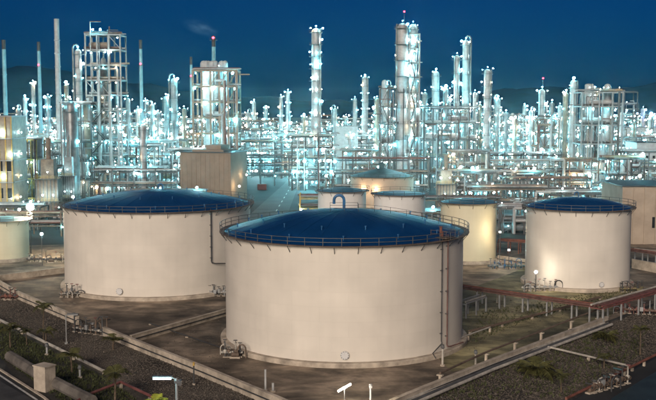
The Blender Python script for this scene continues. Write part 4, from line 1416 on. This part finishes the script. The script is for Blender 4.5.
CW = {'steel': 'grey', 'steel_white': 'pale', 'steel_brown': 'brown', 'steel_dark': 'dark'}
seed = 100
for q, rr_ in ((T1, R1), (T2, R2), (T3, R3), (T4, R4), (T5, 7.1), (T6, 7.4), (T7, 6.4)):
    claim(q.location.x, q.location.y, rr_ + 2, rr_ + 2)
rows = [(318, 5, 9, 'nearest'), (345, 8, 14, 'front'), (370, 9, 17, 'front'), (395, 11, 20, 'second'), (420, 12, 24, 'second'), (446, 12, 26, 'third'), (470, 13, 27, 'third'), (496, 14, 28, 'middle'), (524, 15, 30, 'middle'), (555, 16, 31, 'middle'), (592, 16, 31, 'rear'), (635, 18, 32, 'rear'), (690, 18, 32, 'rear'), (770, 18, 33, 'far'), (880, 18, 33, 'far'), (1030, 20, 34, 'farthest'), (1250, 22, 35, 'farthest')]
road_px = [(246, 308)]
for ri_, (Y, hmin, hmax, rowname) in enumerate(rows):
    ri = [0, 0, 0, 1, 1, 2, 2, 3, 3, 4, 5, 5, 6, 7, 8, 9, 10][ri_]
    xl = P(-12, 150, Y).x; xr = P(668, 150, Y).x
    x = xl
    while x < xr:
        r = random.Random(seed)
        w = r.uniform(15, 27) * (1 + .12 * max(0, ri - 4))
        d = r.uniform(8, 12)
        yy = Y + r.uniform(-5, 5)
        cx = x + w / 2
        px = XPX(cx, yy)
        x += w + r.uniform(1.5, 6)
        seed += 1
        if Y < 540 and 244 < px < 310: continue
        if Y < 392 and (330 < px < 428 or 172 < px < 256): continue
        if not free(cx, yy, w / 2, d / 2): continue
        H = (hmin + (hmax - hmin) * r.random() ** 1.3) * (1.35 if r.random() < .12 and ri > 2 else 1) * (.7 if ri > 4 and r.random() < .45 else 1)
        n = max(2, min(6, round(H / r.uniform(4.6, 7))))
        m = r.choice(KIND)
        nv = r.randrange(0, 4)
        big = ri > 5
        feat = [{0: 'full of pipes', 1: 'with two vessels', 2: 'with three vessels', 3: 'with several vessels'}[nv]]
        near = where(px, yy)
        cands = []
        for nr in near:
            cands.append('%s %s-storey steel structure %s, %s' % (CW[m], words[n], feat[0], nr))
        for nr in near:
            cands.append('%s %s-storey structure %s, %s row, %s' % (CW[m], words[n], feat[0], rowname, nr))
        for nr in near:
            cands.append('%s %s-storey structure, %s and lamps, %s row, %s' % (CW[m], words[n], feat[0], rowname, nr))
        lab = unique(cands)
        LABELS.pop(lab, None)
        frame(lab, cx, yy, w, d, [H * (k + 1) / n for k in range(n)], 4 if not big else 3, m, .42 if not big else .6,
              .8, .75, 20 if not big else 9, 14 if not big else 7, nv + 1, (5 + seed % 3) if not big else 4, seed, rail=ri < 3, rz=0, lamp_r=(.30 if ri == 0 else .36 + .05 * ri) if ri < 9 else .85)
        if r.random() < .35 and ri > 1:       # a slim column next to it
            pxc = XPX(cx + w * .3, yy - d)
            xc = cx + w * r.uniform(-.3, .3)
            if free(xc, yy + d * .9, 1.5, 1.5, .2):
                pc = XPX(xc, yy + d * .9)
                ht = r.uniform(1.1, 1.5) * H
                py = 107 + (CAM_H - ht) / (yy + d * .9) * FPX
                near = where(pc, yy)
                lab = unique(['slim lamp-lit column behind a %s structure, %s' % (CW[m], q) for q in near] + ['short slim column in the %s row, %s' % (rowname, q) for q in near] + ['low slim column behind a %s %s-storey structure, %s' % (CW[m], words[n], q) for q in near])
                DC(lab, pc, py, yy + d * .9, max(2.6, 2.4 * FPX / Y), platforms=3, seed=seed, lamps=2, lamp_r=.4 + .04 * ri)
# ================================================================== STEAM
sm = bpy.data.materials.new('steam_air')
sm.use_nodes = True
n = sm.node_tree.nodes; l = sm.node_tree.links
n.clear()
ou = n.new('ShaderNodeOutputMaterial'); pv = n.new('ShaderNodeVolumePrincipled')
tc = n.new('ShaderNodeTexCoord'); gr = n.new('ShaderNodeTexGradient'); gr.gradient_type = 'SPHERICAL'
l.new(tc.outputs['Object'], gr.inputs[0])
no = n.new('ShaderNodeTexNoise'); no.inputs['Scale'].default_value = 2.2; no.inputs['Detail'].default_value = 4
l.new(tc.outputs['Object'], no.inputs['Vector'])
mr = n.new('ShaderNodeMapRange'); mr.inputs[1].default_value = .42; mr.inputs[2].default_value = .72; mr.inputs[3].default_value = 0; mr.inputs[4].default_value = .075
l.new(no.outputs['Fac'], mr.inputs[0])
mm = n.new('ShaderNodeMath'); mm.operation = 'MULTIPLY'
l.new(mr.outputs[0], mm.inputs[0]); l.new(gr.outputs['Fac'], mm.inputs[1])
l.new(mm.outputs[0], pv.inputs['Density'])
pv.inputs['Color'].default_value = (.8, .9, 1, 1)
l.new(pv.outputs[0], ou.inputs['Volume'])
M['steam_air'] = sm
b = MB(); b.ico((0, 0, 0), 1.0, 0, 3)
o = b.build('steam', 'steam_air')
p = P(201, 28, 474)
o.location = p; o.scale = (9.5, 3.0, 3.6); o.rotation_euler = (0, R_(18), 0)
struct(o, 'stuff')

# ================================================================== AIR (thin haze added to give the lamps halos)
hz = bpy.data.materials.new('haze_air')
hz.use_nodes = True
n = hz.node_tree.nodes
n.clear()
ou = n.new('ShaderNodeOutputMaterial')
pv = n.new('ShaderNodeVolumePrincipled')
pv.inputs['Color'].default_value = (0.62, 0.90, 1.0, 1)
pv.inputs['Density'].default_value = 0.000036
pv.inputs['Anisotropy'].default_value = 0.945
hz.node_tree.links.new(pv.outputs[0], ou.inputs['Volume'])
M['haze_air'] = hz
b = MB(); b.box((0, 6500, 149.5), (19000, 15800, 301))
o = b.build('haze', 'haze_air')
struct(o, 'stuff')

print('LAMPS', NLAMP[0], 'OBJECTS', len(bpy.data.objects))
